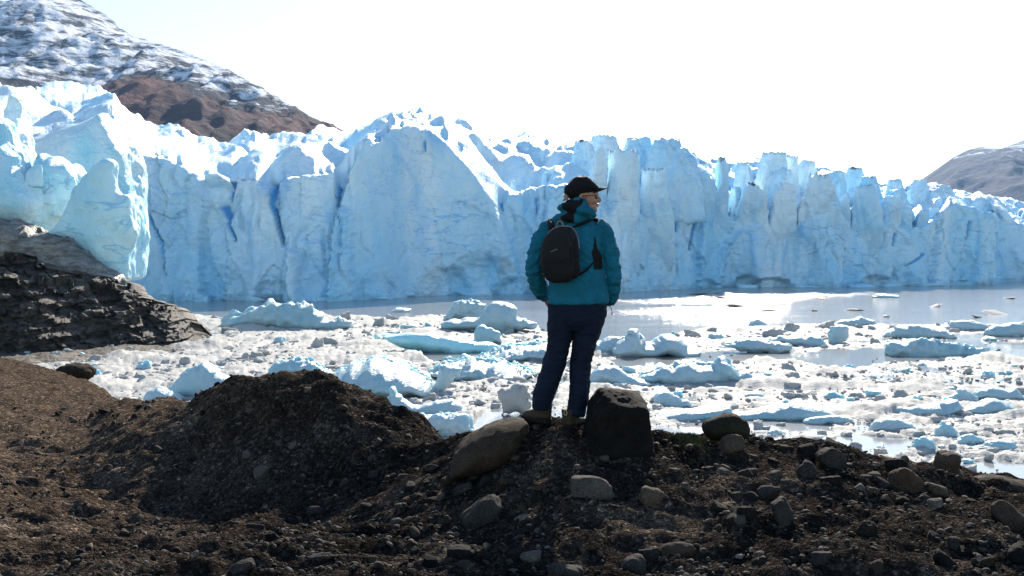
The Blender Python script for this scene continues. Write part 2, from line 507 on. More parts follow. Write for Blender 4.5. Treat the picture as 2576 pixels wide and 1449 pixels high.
def ground_z(X, Y, fine=True):
    X = np.asarray(X, float); Y = np.asarray(Y, float)
    z = ground_base(X, Y)
    P = np.c_[X, Y, np.zeros(len(X))]
    far = np.clip(1.2 - Y / 60, 0.3, 1)
    calm = 1 - 0.75 * np.exp(-(((X - 0.28) / 0.35) ** 2 + ((Y - 8.15) / 0.35) ** 2))     # trodden level where the person stands
    z = z + fbm(P * 1.1, 3, 2) * 0.062 * far * calm
    wl = fbm(P * np.array([2.2, 3.0, 1.0]), 2, 13)
    z = z + (0.045 * np.sign(wl) * np.abs(wl) ** 0.5 * 0.7 + 0.03 * wl) * far * calm          # slumped steps
    gul = ridged(np.c_[X * 1.3 + Y * 0.25, Y * 0.5, X * 0], 3, 17)
    z = z + (0.07 * gul + 0.10 * fbm(P * 1.9, 3, 27)) * np.clip(1.4 - np.abs(X + 2.0) / 2.0, 0, 1) * np.clip(1.3 - np.abs(Y - 9.9) / 1.6, 0, 1)    # runnels on the mound
    # low ledges of washed-out sand between the stones
    z = z + 0.03 * np.abs(fbm(P * np.array([0.9, 2.0, 1]), 2, 9))
    if fine:
        z = z + fbm(P * 7.0, 3, 4) * 0.018 + ridged(P * 19.0, 2, 6) * 0.0065 + 0.016 * ridged(P * 3.1, 2, 7)
    return z

pxs = np.arange(-900, 3500, 7.2)
Ys = np.concatenate([np.linspace(1.0, 5.2, 25)[:-1], np.geomspace(5.2, 12, 205)[:-1], np.geomspace(12, 30, 60)[:-1], np.geomspace(30, 85, 20)])
PX, YY = np.meshgrid(pxs, Ys)
XX = (PX - CX) / FPX * YY
ZZ = ground_z(XX.ravel(), YY.ravel())
gme = mesh_np('moraine_ground', np.c_[XX.ravel(), YY.ravel(), ZZ], grid_faces(len(Ys), len(pxs)))
m, nt, b = mat('moraine_gravel')
p = geo_pos(nt)
n1 = noise_node(nt, p, 1.3, 5, 0.6)
n2 = noise_node(nt, p, 40, 6, 0.75)
n3 = noise_node(nt, p, 9, 5, 0.65)
col = ramp(nt, n1, [(0.3, (0.0085, 0.0078, 0.0073)), (0.55, (0.033, 0.0278, 0.0238)), (0.75, (0.120, 0.097, 0.077))])
col = mixc(nt, 0.8, col, ramp(nt, n2, [(0.32, (0.35, 0.35, 0.36)), (0.5, (0.9, 0.9, 0.9)), (0.7, (1.9, 1.8, 1.7))]), 'MULTIPLY')
# finer pale brown silt on the open left slope and in the washed hollows
sep = nd(nt, 'ShaderNodeSeparateXYZ'); lk(nt, p, sep.inputs[0])
mr = nd(nt, 'ShaderNodeMapRange'); lk(nt, sep.outputs['X'], mr.inputs[0])
for k_, v_ in ((1, -1.5), (2, -4.2), (3, 0.0), (4, 1.0)): mr.inputs[k_].default_value = v_
siltm = math_n(nt, 'MULTIPLY', mr.outputs[0], ramp(nt, n3, [(0.36, (0.15, 0.15, 0.15)), (0.62, (1, 1, 1))]))
col = mixc(nt, siltm, col, mixc(nt, n2, (0.030, 0.0232, 0.0182), (0.19, 0.142, 0.106)))
lk(nt, col, b.inputs['Base Color'])
b.inputs['Roughness'].default_value = 0.95
b.inputs['Specular IOR Level'].default_value = 0.0
def gravel_cells(scale):
    v = nd(nt, 'ShaderNodeTexVoronoi', Scale=scale, Randomness=1.0); lk(nt, p, v.inputs['Vector'])
    return v
gv1, gv2 = gravel_cells(34.0), gravel_cells(85.0)
sp1 = nd(nt, 'ShaderNodeSeparateXYZ'); lk(nt, gv1.outputs['Color'], sp1.inputs[0])
sp2 = nd(nt, 'ShaderNodeSeparateXYZ'); lk(nt, gv2.outputs['Color'], sp2.inputs[0])
col = mixc(nt, 0.75, col, ramp(nt, sp1.outputs['X'], [(0.0, (0.45, 0.45, 0.46)), (0.6, (0.9, 0.9, 0.9)), (0.85, (1.5, 1.45, 1.4)), (1.0, (3.0, 2.9, 2.75))]), 'MULTIPLY')
col = mixc(nt, 0.75, col, ramp(nt, sp2.outputs['X'], [(0.0, (0.5, 0.5, 0.5)), (0.7, (1.0, 1.0, 1.0)), (1.0, (2.4, 2.3, 2.2))]), 'MULTIPLY')
lk(nt, col, b.inputs['Base Color'])
hc1 = math_n(nt, 'MULTIPLY', math_n(nt, 'SUBTRACT', 1.0, gv1.outputs['Distance']), math_n(nt, 'ADD', sp1.outputs['Y'], 0.3))
hc2 = math_n(nt, 'MULTIPLY', math_n(nt, 'SUBTRACT', 1.0, gv2.outputs['Distance']), 0.5)
h = math_n(nt, 'ADD', math_n(nt, 'ADD', hc1, hc2), math_n(nt, 'MULTIPLY', n2, 0.4))
bump(nt, b, h, 1.0, 0.022)
M['gravel'] = m
ground = link('moraine_ground', gme, M['gravel'])
tag(ground, 'dark gravelly moraine sloping up to a crest above the lake', kind='structure')

# ------------------------------------------------------------------ mountains
def mountain(name, ridge, Yr_tab, pxa, pxb, foot, seed, snow_tab, matn, amp, dx=4.6, nr=180):
    pxs = np.arange(pxa, pxb, dx)
    t = np.concatenate([[-0.25, -0.12, -0.05], np.linspace(0, 1, nr) ** 1.35])
    T, PX = np.meshgrid(t, pxs, indexing='ij')
    Yr = lerp_tab(PX, Yr_tab)
    pyr = lerp_tab(PX, ridge)
    zr = CAM_H - (pyr - HY) / FPX * Yr
    tt = np.clip(T, 0, 1)
    Y = Yr - T * (Yr - foot)
    X = (PX - CX) / FPX * Yr * (1 - tt * 0.15)
    z = zr * (1 - tt) ** 1.15 + np.where(T < 0, T * 900, 0)
    P = np.c_[X.ravel(), Y.ravel(), np.zeros(X.size)]
    # spurs and gullies run down the slope
    Ps = P * np.array([1 / 420.0, 1 / 1100.0, 1])
    k = np.clip(tt * 5.0, 0.10, 1) * (1 - tt) ** 0.5
    n = ridged(Ps, 5, seed, 0.55)
    zz = z.ravel() + amp * n * k.ravel() + (fbm(P / 90.0, 4, seed + 3) * 7 + ridged(P / np.array([150.0, 260.0, 1]), 3, seed + 5) * 5) * np.clip(k.ravel(), 0.3, 1)
    V = np.c_[X.ravel(), Y.ravel(), zz]
    me = mesh_np(name, V, grid_faces(len(t), len(pxs)))
    py = HY - (zz - CAM_H) / Y.ravel() * FPX
    sl = lerp_tab(PX, snow_tab).ravel()
    s = (sl - py) / 26.0 + fbm(P / np.array([160., 420., 1]), 5, seed + 8, 0.6) * 0.75
    a = me.attributes.new('snow', 'FLOAT', 'POINT'); a.data.foreach_set('value', np.clip(0.5 + s * 0.5, 0, 1).astype(np.float32))
    o = link(name, me, matn)
    return o

def mountain_mat(name, forest1, forest2, rockc, streak=1.0):
    m, nt, b = mat(name)
    p = geo_pos(nt)
    at_ = nd(nt, 'ShaderNodeAttribute', _attribute_name='snow')
    forest = ramp(nt, noise_node(nt, p, 0.004, 5, 0.6), [(0.35, forest1), (0.68, forest2)])
    forest = mixc(nt, 0.55, forest, ramp(nt, noise_node(nt, p, 0.06, 4, 0.7), [(0.35, (0.5, 0.5, 0.55)), (0.65, (1.3, 1.2, 1.1))]), 'MULTIPLY')
    # wind-packed snow lies in streaks between ribs of rock
    stn = noise_node(nt, geo_pos(nt, (1.0, 0.3, 2.2)), 0.016 * streak, 6, 0.72, 0.4)
    stn = math_n(nt, 'ADD', stn, math_n(nt, 'MULTIPLY', math_n(nt, 'SUBTRACT', at_.outputs['Fac'], 0.88), 0.25))
    stm = ramp(nt, stn, [(0.45, (0, 0, 0)), (0.57, (1, 1, 1))])
    up = mixc(nt, stm, rockc, (0.72, 0.76, 0.82))
    edge = ramp(nt, at_.outputs['Fac'], [(0.42, (0, 0, 0)), (0.58, (1, 1, 1))])
    col = mixc(nt, edge, forest, up)
    lk(nt, col, b.inputs['Base Color'])
    b.inputs['Roughness'].default_value = 0.95
    b.inputs['Specular IOR Level'].default_value = 0.1
    bump(nt, b, math_n(nt, 'ADD', noise_node(nt, p, 0.02, 6, 0.7), stn), 0.9, 14)
    return m

M['mount_l'] = mountain_mat('mountain_slope', (0.024, 0.0105, 0.0155), (0.125, 0.037, 0.025), (0.030, 0.034, 0.046))
M['mount_r'] = mountain_mat('far_mountain_slope', (0.045, 0.042, 0.068), (0.085, 0.062, 0.075), (0.06, 0.062, 0.09), 0.7)  # distance haze is painted in: bluish violet put into the slope colours
mountain('mountain', [(-900, 120), (-500, 60), (-200, 70), (-60, 55), (20, 38), (60, 20), (100, 2), (130, -14), (160, -20), (185, -8), (205, 8), (235, 26), (285, 58), (300, 78), (340, 98), (400, 118), (450, 134), (500, 150), (545, 164), (590, 186), (640, 215), (690, 248), (730, 272), (765, 296), (800, 310), (835, 326), (880, 356), (960, 420), (1050, 500), (1200, 560)],
         [(-900, 4200), (0, 4200), (400, 3900), (830, 3300), (1200, 3000)], -900, 1200, 1500, 11,
         [(-900, 150), (0, 158), (60, 150), (110, 137), (144, 148), (219, 171), (260, 195), (330, 219), (400, 238), (445, 206), (507, 182), (582, 206), (650, 238), (715, 266), (760, 285), (850, 250), (1200, 250)], M['mount_l'], 62)
tag(bpy.data.objects['mountain'], 'steep mountain with snowy summit and rust brown lower slopes', kind='structure')
mountain('far_mountain', [(2100, 640), (2220, 545), (2300, 478), (2330, 455), (2360, 428), (2400, 398), (2440, 378), (2475, 370), (2498, 371), (2512, 379), (2545, 366), (2576, 354), (2700, 300), (3000, 330), (3400, 360), (3700, 420)],
         [(2100, 9300), (3700, 9300)], 2100, 3700, 4200, 23,
         [(2100, 400), (2400, 392), (2490, 385), (2576, 388), (3700, 320)], M['mount_r'], 60, dx=6, nr=100)
tag(bpy.data.objects['far_mountain'], 'hazy violet mountain slope with thin snow streaks', kind='structure')
# ------------------------------------------------------------------ glacier
glacier = empty('glacier', (0, 300, 0))
tag(glacier, 'towering pale blue glacier front with jagged crest across the lake', kind='structure')
BASE = [(-700, 235), (-300, 245), (0, 258), (300, 285), (430, 297), (820, 300), (960, 318), (1060, 342), (1340, 356), (1560, 366), (1820, 420), (2160, 428), (2490, 462), (2576, 484), (3100, 560)]
CREST = [(-700, 230), (-300, 280), (-60, 340), (60, 352), (110, 346), (160, 330), (220, 312), (284, 293), (300, 312), (325, 345), (345, 384), (372, 390), (400, 393), (430, 408), (470, 425), (500, 436), (516, 462), (560, 470), (585, 452), (640, 450), (665, 462), (690, 470), (705, 452), (760, 441), (800, 434), (838, 434), (843, 470), (856, 480), (872, 450), (900, 395), (928, 354), (945, 372), (962, 352), (985, 330), (1012, 320), (1035, 318), (1060, 330), (1085, 334), (1110, 352), (1130, 366), (1160, 398), (1195, 440), (1215, 470), (1240, 500), (1262, 515), (1290, 486), (1320, 478), (1350, 472), (1375, 462), (1400, 478), (1440, 462), (1478, 470), (1500, 520), (1530, 540), (1560, 500), (1610, 540), (1650, 530), (1700, 500), (1760, 520), (1800, 520), (1840, 540), (1900, 560), (1960, 560), (2020, 560), (2080, 540), (2120, 555), (2180, 540), (2230, 560), (2290, 575), (2340, 560), (2365, 530), (2400, 512), (2440, 520), (2490, 545), (2498, 548), (2515, 548), (2540, 560), (2576, 566), (2700, 560), (3100, 560)]
SKYL = [(-700, 160), (-300, 190), (-60, 212), (30, 212), (60, 216), (100, 226), (135, 222), (180, 222), (205, 230), (245, 232), (262, 243), (300, 280), (335, 300), (345, 298), (365, 318), (400, 340), (430, 336), (470, 352), (495, 372), (520, 360), (560, 350), (600, 340), (640, 336), (700, 346), (735, 348), (760, 352), (800, 336), (835, 322), (880, 322), (920, 316), (960, 322), (1000, 306), (1040, 300), (1062, 302), (1075, 312), (1100, 306), (1125, 312), (1160, 308), (1190, 318), (1240, 346), (1290, 340), (1330, 338), (1370, 352), (1420, 360), (1480, 352), (1540, 348), (1600, 358), (1650, 372), (1700, 372), (1750, 385), (1800, 402), (1860, 408), (1900, 392), (1960, 404), (2000, 410), (2060, 420), (2120, 436), (2180, 446), (2240, 456), (2290, 456), (2330, 466), (2420, 484), (2500, 494), (2576, 504), (3100, 520)]
CRACKS = [  # polyline, half width px, depth m
 ([(333, 462), (340, 530), (346, 600), (348, 645)], 3.4, 6), ([(388, 545), (402, 580), (416, 615), (420, 650), (427, 690)], 2.6, 4),
 ([(690, 466), (684, 515), (700, 560), (712, 614)], 5, 6), ([(556, 525), (572, 560), (590, 606)], 6, 5), ([(574, 456), (570, 505)], 5, 5),
 ([(850, 440), (847, 520)], 5, 7), ([(1072, 364), (1074, 386)], 3, 3), ([(1316, 425), (1311, 462), (1304, 492)], 3, 6),
 ([(1254, 470), (1264, 530)], 5, 5), ([(1350, 500), (1352, 540)], 3, 3), ([(1640, 505), (1643, 605)], 3.4, 6),
 ([(1711, 450), (1703, 581)], 5, 6), ([(1731, 457), (1745, 515), (1750, 545), (1735, 629)], 5, 6), ([(1876, 500), (1870, 545)], 4, 7),
 ([(1932, 515), (1906, 558)], 4, 7), ([(1948, 522), (1950, 567)], 3.5, 6), ([(2014, 512), (2010, 560), (2000, 607)], 4.5, 8), ([(1980, 562), (1976, 598)], 3, 5),
 ([(2134, 490), (2126, 532)], 5, 8), ([(2317, 536), (2307, 570)], 3.5, 6), ([(2257, 532), (2254, 560)], 3.5, 6), ([(2252, 590), (2246, 620)], 2.5, 4),
 ([(2318, 640), (2278, 670)], 2.6, 3),
 ([(1480, 385), (1482, 470)], 4, 5), ([(1795, 470), (1788, 560)], 4, 5), ([(1845, 480), (1838, 545)], 4, 6), ([(2105, 530), (2098, 600)], 2.6, 4), ([(2430, 560), (2426, 610)], 2.6, 4),
]
CRACKS = [(L_, hw_ * 1.35, dep_ * 0.55) for L_, hw_, dep_ in CRACKS]
# big flat breaks in the wall: outline, how far they stand proud (m)
FACETS = [([(345, 380), (430, 400), (500, 436), (520, 520), (500, 600), (505, 770), (330, 770)], 4.0), ([(600, 446), (660, 455), (690, 475), (690, 530), (712, 620), (760, 640), (760, 770), (560, 770), (575, 640), (560, 560), (600, 520)], 2.5),
 ([(705, 446), (845, 428), (850, 520), (900, 540), (900, 770), (735, 770), (730, 640), (704, 540)], 3.5), ([(926, 345), (880, 440), (850, 560), (832, 770), (1330, 770), (1290, 640), (1243, 500), (1200, 440), (1130, 362), (1086, 326), (1035, 310), (985, 322), (955, 360)], 8.0),
 ([(1380, 460), (1480, 455), (1490, 600), (1470, 760), (1390, 760), (1370, 600)], 3.0), ([(2020, 550), (2110, 530), (2130, 600), (2110, 740), (2000, 740), (2005, 640)], 3.0), ([(2365, 520), (2400, 505), (2492, 535), (2496, 740), (2340, 740), (2350, 600)], 5.0), ([(1770, 550), (1850, 530), (1830, 640), (1800, 745), (1760, 745), (1755, 640)], 4.0)]
# shell-shaped scars above the waterline where ice has broken off
SCARS = [(1215, 742, 115, 108, 3.5), (1130, 742, 70, 75, 2.6), (1300, 742, 62, 50, 3.0), (1880, 724, 38, 34, 3.2), (1940, 722, 62, 26, 4.0), (1770, 728, 40, 30, 2.0), (690, 756, 60, 60, 1.8), (2210, 722, 50, 32, 2.4), (1480, 738, 60, 46, 2.0), (560, 756, 70, 90, 1.8), (960, 748, 60, 60, 1.5)]

DXG = 3.5
gpx = np.arange(-700, 3100, DXG)
NR, NTP = 128, 80
Yb = lerp_tab(gpx, BASE)
kern = np.hanning(31); kern /= kern.sum()
Yb = np.convolve(np.pad(Yb, 15, 'edge'), kern, 'valid')
Yb = Yb + np.where(gpx > 2497, 26, 0)
Cpy = lerp_tab(gpx, CREST)
Cpy = Cpy + 5 * fbm(np.c_[gpx / 26.0, gpx * 0, gpx * 0], 3, 5)
Spy = lerp_tab(gpx, SKYL) + 3 * fbm(np.c_[gpx / 22.0, gpx * 0, gpx * 0], 3, 15)
# face
s = np.linspace(0, 1, NR)
Sg, PXg = np.meshgrid(s, gpx, indexing='ij')
YB = np.broadcast_to(Yb, Sg.shape); CP_ = np.broadcast_to(Cpy, Sg.shape)
zc = CAM_H - (CP_ - HY) / FPX * (YB + 4)
Zf = -1.5 + Sg * (zc + 1.5)
Uf = (PXg - CX) / FPX * YB
pyf = HY - (Zf - CAM_H) / YB * FPX

def face_relief(U, Z, px, py):
    P = np.c_[U, Z, np.zeros(len(U))]
    d = -4.2 * ridged(np.c_[U / 30.0 + Z * 0.004, Z / 150.0, U * 0], 2, 31, 0.5)          # buttresses
    wx = np.abs(noise3(np.c_[U / 13.0 + 0.012 * Z + 0.25 * noise3(np.c_[U / 9.0, Z / 12.0, U * 0], 36), Z / 55.0, U * 0], 37)) ** 0.7
    slab_ = np.clip((px - 860) / 40, 0, 1) * np.clip((1230 - px) / 40, 0, 1)       # the smooth pointed wall in the middle
    d += 6.0 * wx * (1 - 0.75 * slab_)                                                                          # rounded ribs with sharp grooves
    w1, w2, cid = worley(np.c_[U / 6.5 + 0.3 * noise3(P / 9.0, 3), Z / 15.0, U * 0], 4, idx=True)
    d += (((cid % 97) / 97.0 - 0.5) * 2.0 + (w1 - 0.5) * 1.6) * (1 - 0.5 * slab_)                                # spalled plates
    d += fbm(np.c_[U / 3.2, Z / 4.6, U * 0], 4, 41, 0.55) * 0.55
    d += 0.16 * ridged(np.c_[(U * 0.9 + Z * 0.45) / 2.8, (Z - 0.25 * U) / 1.1, U * 0], 2, 53)   # tilted banding
    d += 0.10 * Z
    Q = np.c_[px, py]
    clear = np.zeros(len(U))  # blue ice plus painted bounce light, strongest deep in cracks and grooves
    # fine upright fractures, ragged and of uneven depth
    fr1 = np.abs(noise3(np.c_[U / 5.0 + 0.02 * Z + 0.5 * noise3(np.c_[U / 6.0, Z / 7.0, U * 0], 86), Z / 34.0, U * 0], 87))
    fr2 = np.abs(noise3(np.c_[U / 2.6 - 0.03 * Z + 0.4 * noise3(np.c_[U / 3.0, Z / 4.0, U * 0], 88), Z / 22.0, U * 0], 89))
    g1 = np.clip(noise3(np.c_[U / 16.0, Z / 20.0, U * 0], 91) * 2.2 + 0.25, 0, 1); g2 = np.clip(noise3(np.c_[U / 10.0, Z / 14.0, U * 0], 93) * 2.2 + 0.1, 0, 1)
    d += (2.2 * np.clip(1 - fr1 * 7, 0, 1) * g1 + 1.2 * np.clip(1 - fr2 * 6, 0, 1) * g2) * (1 - 0.6 * slab_)
    wob = 2.0 * noise3(np.c_[px / 9.0, py / 9.0, px * 0], 61)
    for line, hw, dep in CRACKS:
        L = np.array(line, float)
        m_ = (px > L[:, 0].min() - 12) & (px < L[:, 0].max() + 12) & (py > L[:, 1].min() - 12) & (py < L[:, 1].max() + 12)
        if not m_.any(): continue
        q = Q[m_] + np.c_[wob[m_], wob[m_] * 0]
        dd = np.full(len(q), 1e9); tt = np.zeros(len(q))
        for i in range(len(L) - 1):
            ab = L[i + 1] - L[i]; t = np.clip(((q - L[i]) @ ab) / (ab @ ab), 0, 1)
            di = np.linalg.norm(q - L[i] - t[:, None] * ab, axis=1)
            tt = np.where(di < dd, (i + t) / (len(L) - 1), tt); dd = np.minimum(dd, di)
        w = hw * (1.25 - 0.9 * tt)
        g_ = np.clip(1.15 - dd / w, 0, 1)
        d[m_] += dep * g_ ** 0.8
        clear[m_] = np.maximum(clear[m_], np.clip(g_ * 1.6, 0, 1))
    for poly, out_ in FACETS:
        PP = np.array(poly, float)
        m_ = (px > PP[:, 0].min() - 20) & (px < PP[:, 0].max() + 20)
        dd = poly_dist(np.c_[px[m_] + 3 * wob[m_], py[m_] + 2 * wob[m_]], PP)
        d[m_] -= out_ * np.clip(0.5 + dd / 9.0, 0, 1)
    for (cx, cy, rx, ry, dep) in SCARS:
        e = np.sqrt(((px - cx) / rx) ** 2 + ((py - cy) / ry) ** 2) + 0.10 * noise3(np.c_[px / 18.0, py / 18.0, px * 0], 71)
        d += dep * np.clip((1.0 - e) * 3.0, 0, 1) * np.clip(1.2 - 0.4 * (1 - e), 0.6, 1)
    # undercut at the waterline
    d += 1.6 * np.clip(1 - Z / 1.8, 0, 1) * (0.5 + 0.5 * noise3(np.c_[U / 14.0, U * 0, U * 0], 81))
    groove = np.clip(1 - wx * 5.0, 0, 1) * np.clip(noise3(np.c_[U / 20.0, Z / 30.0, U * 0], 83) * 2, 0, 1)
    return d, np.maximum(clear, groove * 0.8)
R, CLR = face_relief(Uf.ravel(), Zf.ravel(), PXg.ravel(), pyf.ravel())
R = R.reshape(Sg.shape)
Yf = YB + R + 5.0 * np.clip(Sg - 0.93, 0, 1) ** 2 / 0.07 ** 2 * 0.35
# upper surface, from the crest back to the skyline
t = (np.arange(1, NTP + 1) / NTP)
Tg, PXt = np.meshgrid(t, gpx, indexing='ij')
DEP = 150.0
k51 = np.hanning(41); k51 /= k51.sum()
Ysm = np.convolve(np.pad(Yf[-1], 20, 'edge'), k51, 'valid')
Yt = Yf[-1][None, :] + (Ysm - Yf[-1])[None, :] * np.clip(Tg * 10, 0, 1) + DEP * Tg ** 1.25
C2 = HY - (Zf[-1] - CAM_H) / Yf[-1] * FPX
C2s = np.convolve(np.pad(C2, 20, 'edge'), k51, 'valid')
Cb = C2[None, :] + (C2s - C2)[None, :] * np.clip(Tg * 6, 0, 1); Sb = np.broadcast_to(np.minimum(Spy + 6, C2 + 4), Tg.shape)
pyt = Cb + (Sb - Cb) * (1 - (1 - Tg) ** 1.5)
Zt = CAM_H - (pyt - HY) / FPX * Yt
Xt = (PXt - CX) / FPX * Yt
Pt = np.c_[Xt.ravel(), Yt.ravel(), Zt.ravel() * 0]
sw = 0.5 * noise3(Pt / 40.0, 90)
# broken blocks on the right and middle, long smooth swells on the left
brk = np.clip((PXt.ravel() - 1400) / 150, 0, 1)
w1, w2, cid = worley(np.c_[Pt[:, 0] / 13.0 + sw, Pt[:, 1] / 20.0 + sw, Pt[:, 2]], 8, idx=True)
u1, u2, uid = worley(np.c_[Pt[:, 0] / 24.0 + sw, Pt[:, 1] / 42.0 + sw, Pt[:, 2]], 9, idx=True)
lump = np.clip(1 - w1 * 1.25, 0, 1) ** 0.6
env = np.clip(Tg.ravel() * 9, 0, 1) * np.clip((1.03 - Tg.ravel()) * 6, 0.5, 1)
dz = (lump - 0.55) * 6.5 + ((cid % 61) / 61.0 - 0.5) * 3.5 - 4.0 * np.clip(1 - (w2 - w1) * 6, 0, 1) + fbm(Pt / 7.0, 4, 95) * 1.3 + ridged(Pt / np.array([5.0, 16.0, 1]), 3, 97) * 0.8
sm = (np.clip(1 - u1 * 1.15, 0, 1) ** 0.7 - 0.5) * 5.0 + (ridged(np.c_[(Pt[:, 0] + 0.35 * Pt[:, 1]) / 24.0, Pt[:, 1] / 60.0, Pt[:, 2]], 1, 99) - 0.4) * 5.5 + (ridged(np.c_[(Pt[:, 0] - 0.3 * Pt[:, 1]) / 10.0, Pt[:, 1] / 22.0, Pt[:, 2]], 2, 98) - 0.4) * 1.9 + fbm(Pt / 6.0, 4, 94) * 0.6 - 1.4 * np.clip(1 - (u2 - u1) * 7, 0, 1)
dz = dz * brk + sm * (1 - brk)
Zt = Zt + (dz * env).reshape(Zt.shape)
back_Y = Yt[-1] + 8; back = np.c_[Xt[-1], back_Y, Zt[-1] - 25]
Xf = (PXg - CX) / FPX * YB
V = np.concatenate([np.c_[Xf.ravel(), Yf.ravel(), Zf.ravel()], np.c_[Xt.ravel(), Yt.ravel(), Zt.ravel()], back])
V[:, 1] -= 300
me = mesh_np('ice_cliff', V, grid_faces(NR + NTP + 1, len(gpx)))
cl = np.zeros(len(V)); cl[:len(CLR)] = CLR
cl[len(CLR):len(CLR) + len(w1)] = np.clip(1 - (w2 - w1) * 7, 0, 1) * 0.75 * brk  # same painted blue in the gaps between the upper blocks
a_ = me.attributes.new('crack_blue', 'FLOAT', 'POINT'); a_.data.foreach_set('value', cl.astype(np.float32))
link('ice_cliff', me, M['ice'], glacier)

def serac(cx, Y, z0, z1, w, d, seed, taper=0.25, lean=0.0, sub=5, matn=None, top='round', root=0.0, parent=glacier, off=300.0):
    r = np.random.default_rng(seed)
    D, F = ico(sub)
    pl = [((1, 0.1, 0), 1), ((-1, 0.1, 0), 1), ((0, 1, 0), 1), ((0, -1, 0.04), 1), ((0, 0, -1), 1)]
    pl += [((r.normal() * 0.4, r.normal() * 0.35, 1), r.uniform(0.8, 1))]
    for _ in range(5):
        a = r.uniform(0, 6.28); pl.append(((math.cos(a), math.sin(a), r.uniform(0.15, 0.8)), r.uniform(0.85, 1.05)))
    P = poly_solid(D, pl, r.uniform(0.03, 0.07))
    k = np.clip((P[:, 2] + 1) / 2, 0, 1.1)
    tp = 1 - taper * k ** 1.3
    h = z1 - z0
    V = np.c_[P[:, 0] * tp * w / 2 + lean * k * w, P[:, 1] * tp * d / 2, (P[:, 2] + 1) / 2 * h]
    V[:, 1] += (1 - k) ** 1.5 * root            # the foot runs back into the ice it rises from
    W = V + (cx, Y, z0)
    # vertical flutes, spalled plates, fine roughness
    nrm = np.c_[P[:, 0], P[:, 1], P[:, 2] * 0.4]
    nrm /= np.linalg.norm(nrm, axis=1)[:, None] + 1e-6
    q = W * np.array([0.30, 0.30, 0.09]) + seed * 1.7
    dsp = 0.13 * ridged(q, 3, seed % 50) + 0.08 * fbm(W * 0.5, 3, 7)
    V += nrm * (dsp * min(w, d) * 0.55)[:, None]
    me = mesh_np('serac', V, F)
    o = link('serac', me, matn or M['ice'], parent)
    o.location = (cx, Y - off, z0)
    return o

def Yface(px):
    return float(np.interp(px, gpx, Yb))
TOW = [  # x0, x1, ytop, ybottom, depth offset, lean
 (1482, 1524, 372, 560, 2, 0.05), (1530, 1608, 376, 700, -1, -0.04), (1612, 1690, 424, 690, -2, 0.03), (1625, 1752, 352, 560, 14, 0), (1700, 1792, 424, 640, 5, 0.06),
 (1792, 1832, 396, 690, -2, 0.05), (1858, 1936, 464, 650, 0, -0.03), (1944, 2008, 462, 660, -1, 0.02), (2012, 2110, 440, 680, -1, 0.03), (2150, 2218, 468, 660, -1, 0.0),
 (2214, 2262, 496, 640, 1, 0.03), (2262, 2300, 522, 640, -1, -0.03), (2302, 2338, 528, 640, 0, 0.05), (2338, 2368, 520, 620, 2, 0.0), (2108, 2142, 488, 620, 3, 0.0),
 (1836, 1866, 470, 620, 4, 0), (2225, 2280, 478, 560, 14, 0.05), (2160, 2210, 445, 540, 22, 0), (2060, 2120, 432, 540, 24, 0.08), (1900, 1965, 384, 520, 26, 0.2), (1962, 2000, 392, 520, 34, 0),
 (1850, 1895, 408, 540, 20, -0.1), (2000, 2050, 404, 520, 40, 0.05), (1930, 1990, 425, 560, 12, 0.1), (1560, 1640, 348, 500, 40, 0.05), (1490, 1560, 342, 500, 46, -0.05), (1440, 1500, 356, 480, 40, 0),
 (2290, 2340, 452, 560, 36, 0), (2330, 2400, 470, 560, 30, 0.05), (2230, 2270, 452, 540, 40, 0.1), (2120, 2170, 424, 520, 44, 0),
 (930, 1000, 330, 420, 26, 0), (1030, 1075, 300, 380, 30, 0.15), (1090, 1130, 306, 380, 36, 0.2), (520, 575, 440, 500, 2, 0.0), (700, 760, 400, 470, 14, 0.2), (600, 660, 396, 470, 20, -0.1),
]
for i, (x0, x1, yt, yb, dy, lean) in enumerate(TOW):
    Y = Yface((x0 + x1) / 2) + dy + 1.5
    w = (x1 - x0) / FPX * Y * 1.06
    cx = ((x0 + x1) / 2 - CX) / FPX * Y
    serac(cx, Y, CAM_H - (yb - HY) / FPX * Y, CAM_H - (yt - HY) / FPX * Y, w, min(w * 1.1 + 2, 16), 100 + i, taper=0.22, lean=lean, root=15.0 if dy < 8 else 0.0)
# the broken upper field: rows of smaller seracs between front and skyline
r = np.random.default_rng(55)
for i in range(125):
    px = r.uniform(1420, 2600) if i < 108 else r.uniform(1180, 1480)
    c, sk = np.interp(px, gpx, Cpy), np.interp(px, gpx, Spy)
    k = r.uniform(0.05, 1.0)
    Y = Yface(px) + 6 + DEP * (1 - (1 - k) ** 0.6) * 0.85
    py = c + (min(sk, c) - c) * k + r.uniform(-6, 10)
    wpx = r.uniform(14, 44) * (300 / Y) * (1.25 if px > 1400 else 1.0)
    w = wpx / FPX * Y; cx = (px - CX) / FPX * Y
    zt = CAM_H - (py - HY) / FPX * Y
    hh = w * r.uniform(1.0, 2.2) + 3
    serac(cx, Y, zt - hh, zt, w, w * r.uniform(0.8, 1.4), 400 + i, taper=r.uniform(0.15, 0.5), lean=r.uniform(-0.15, 0.2), sub=4)

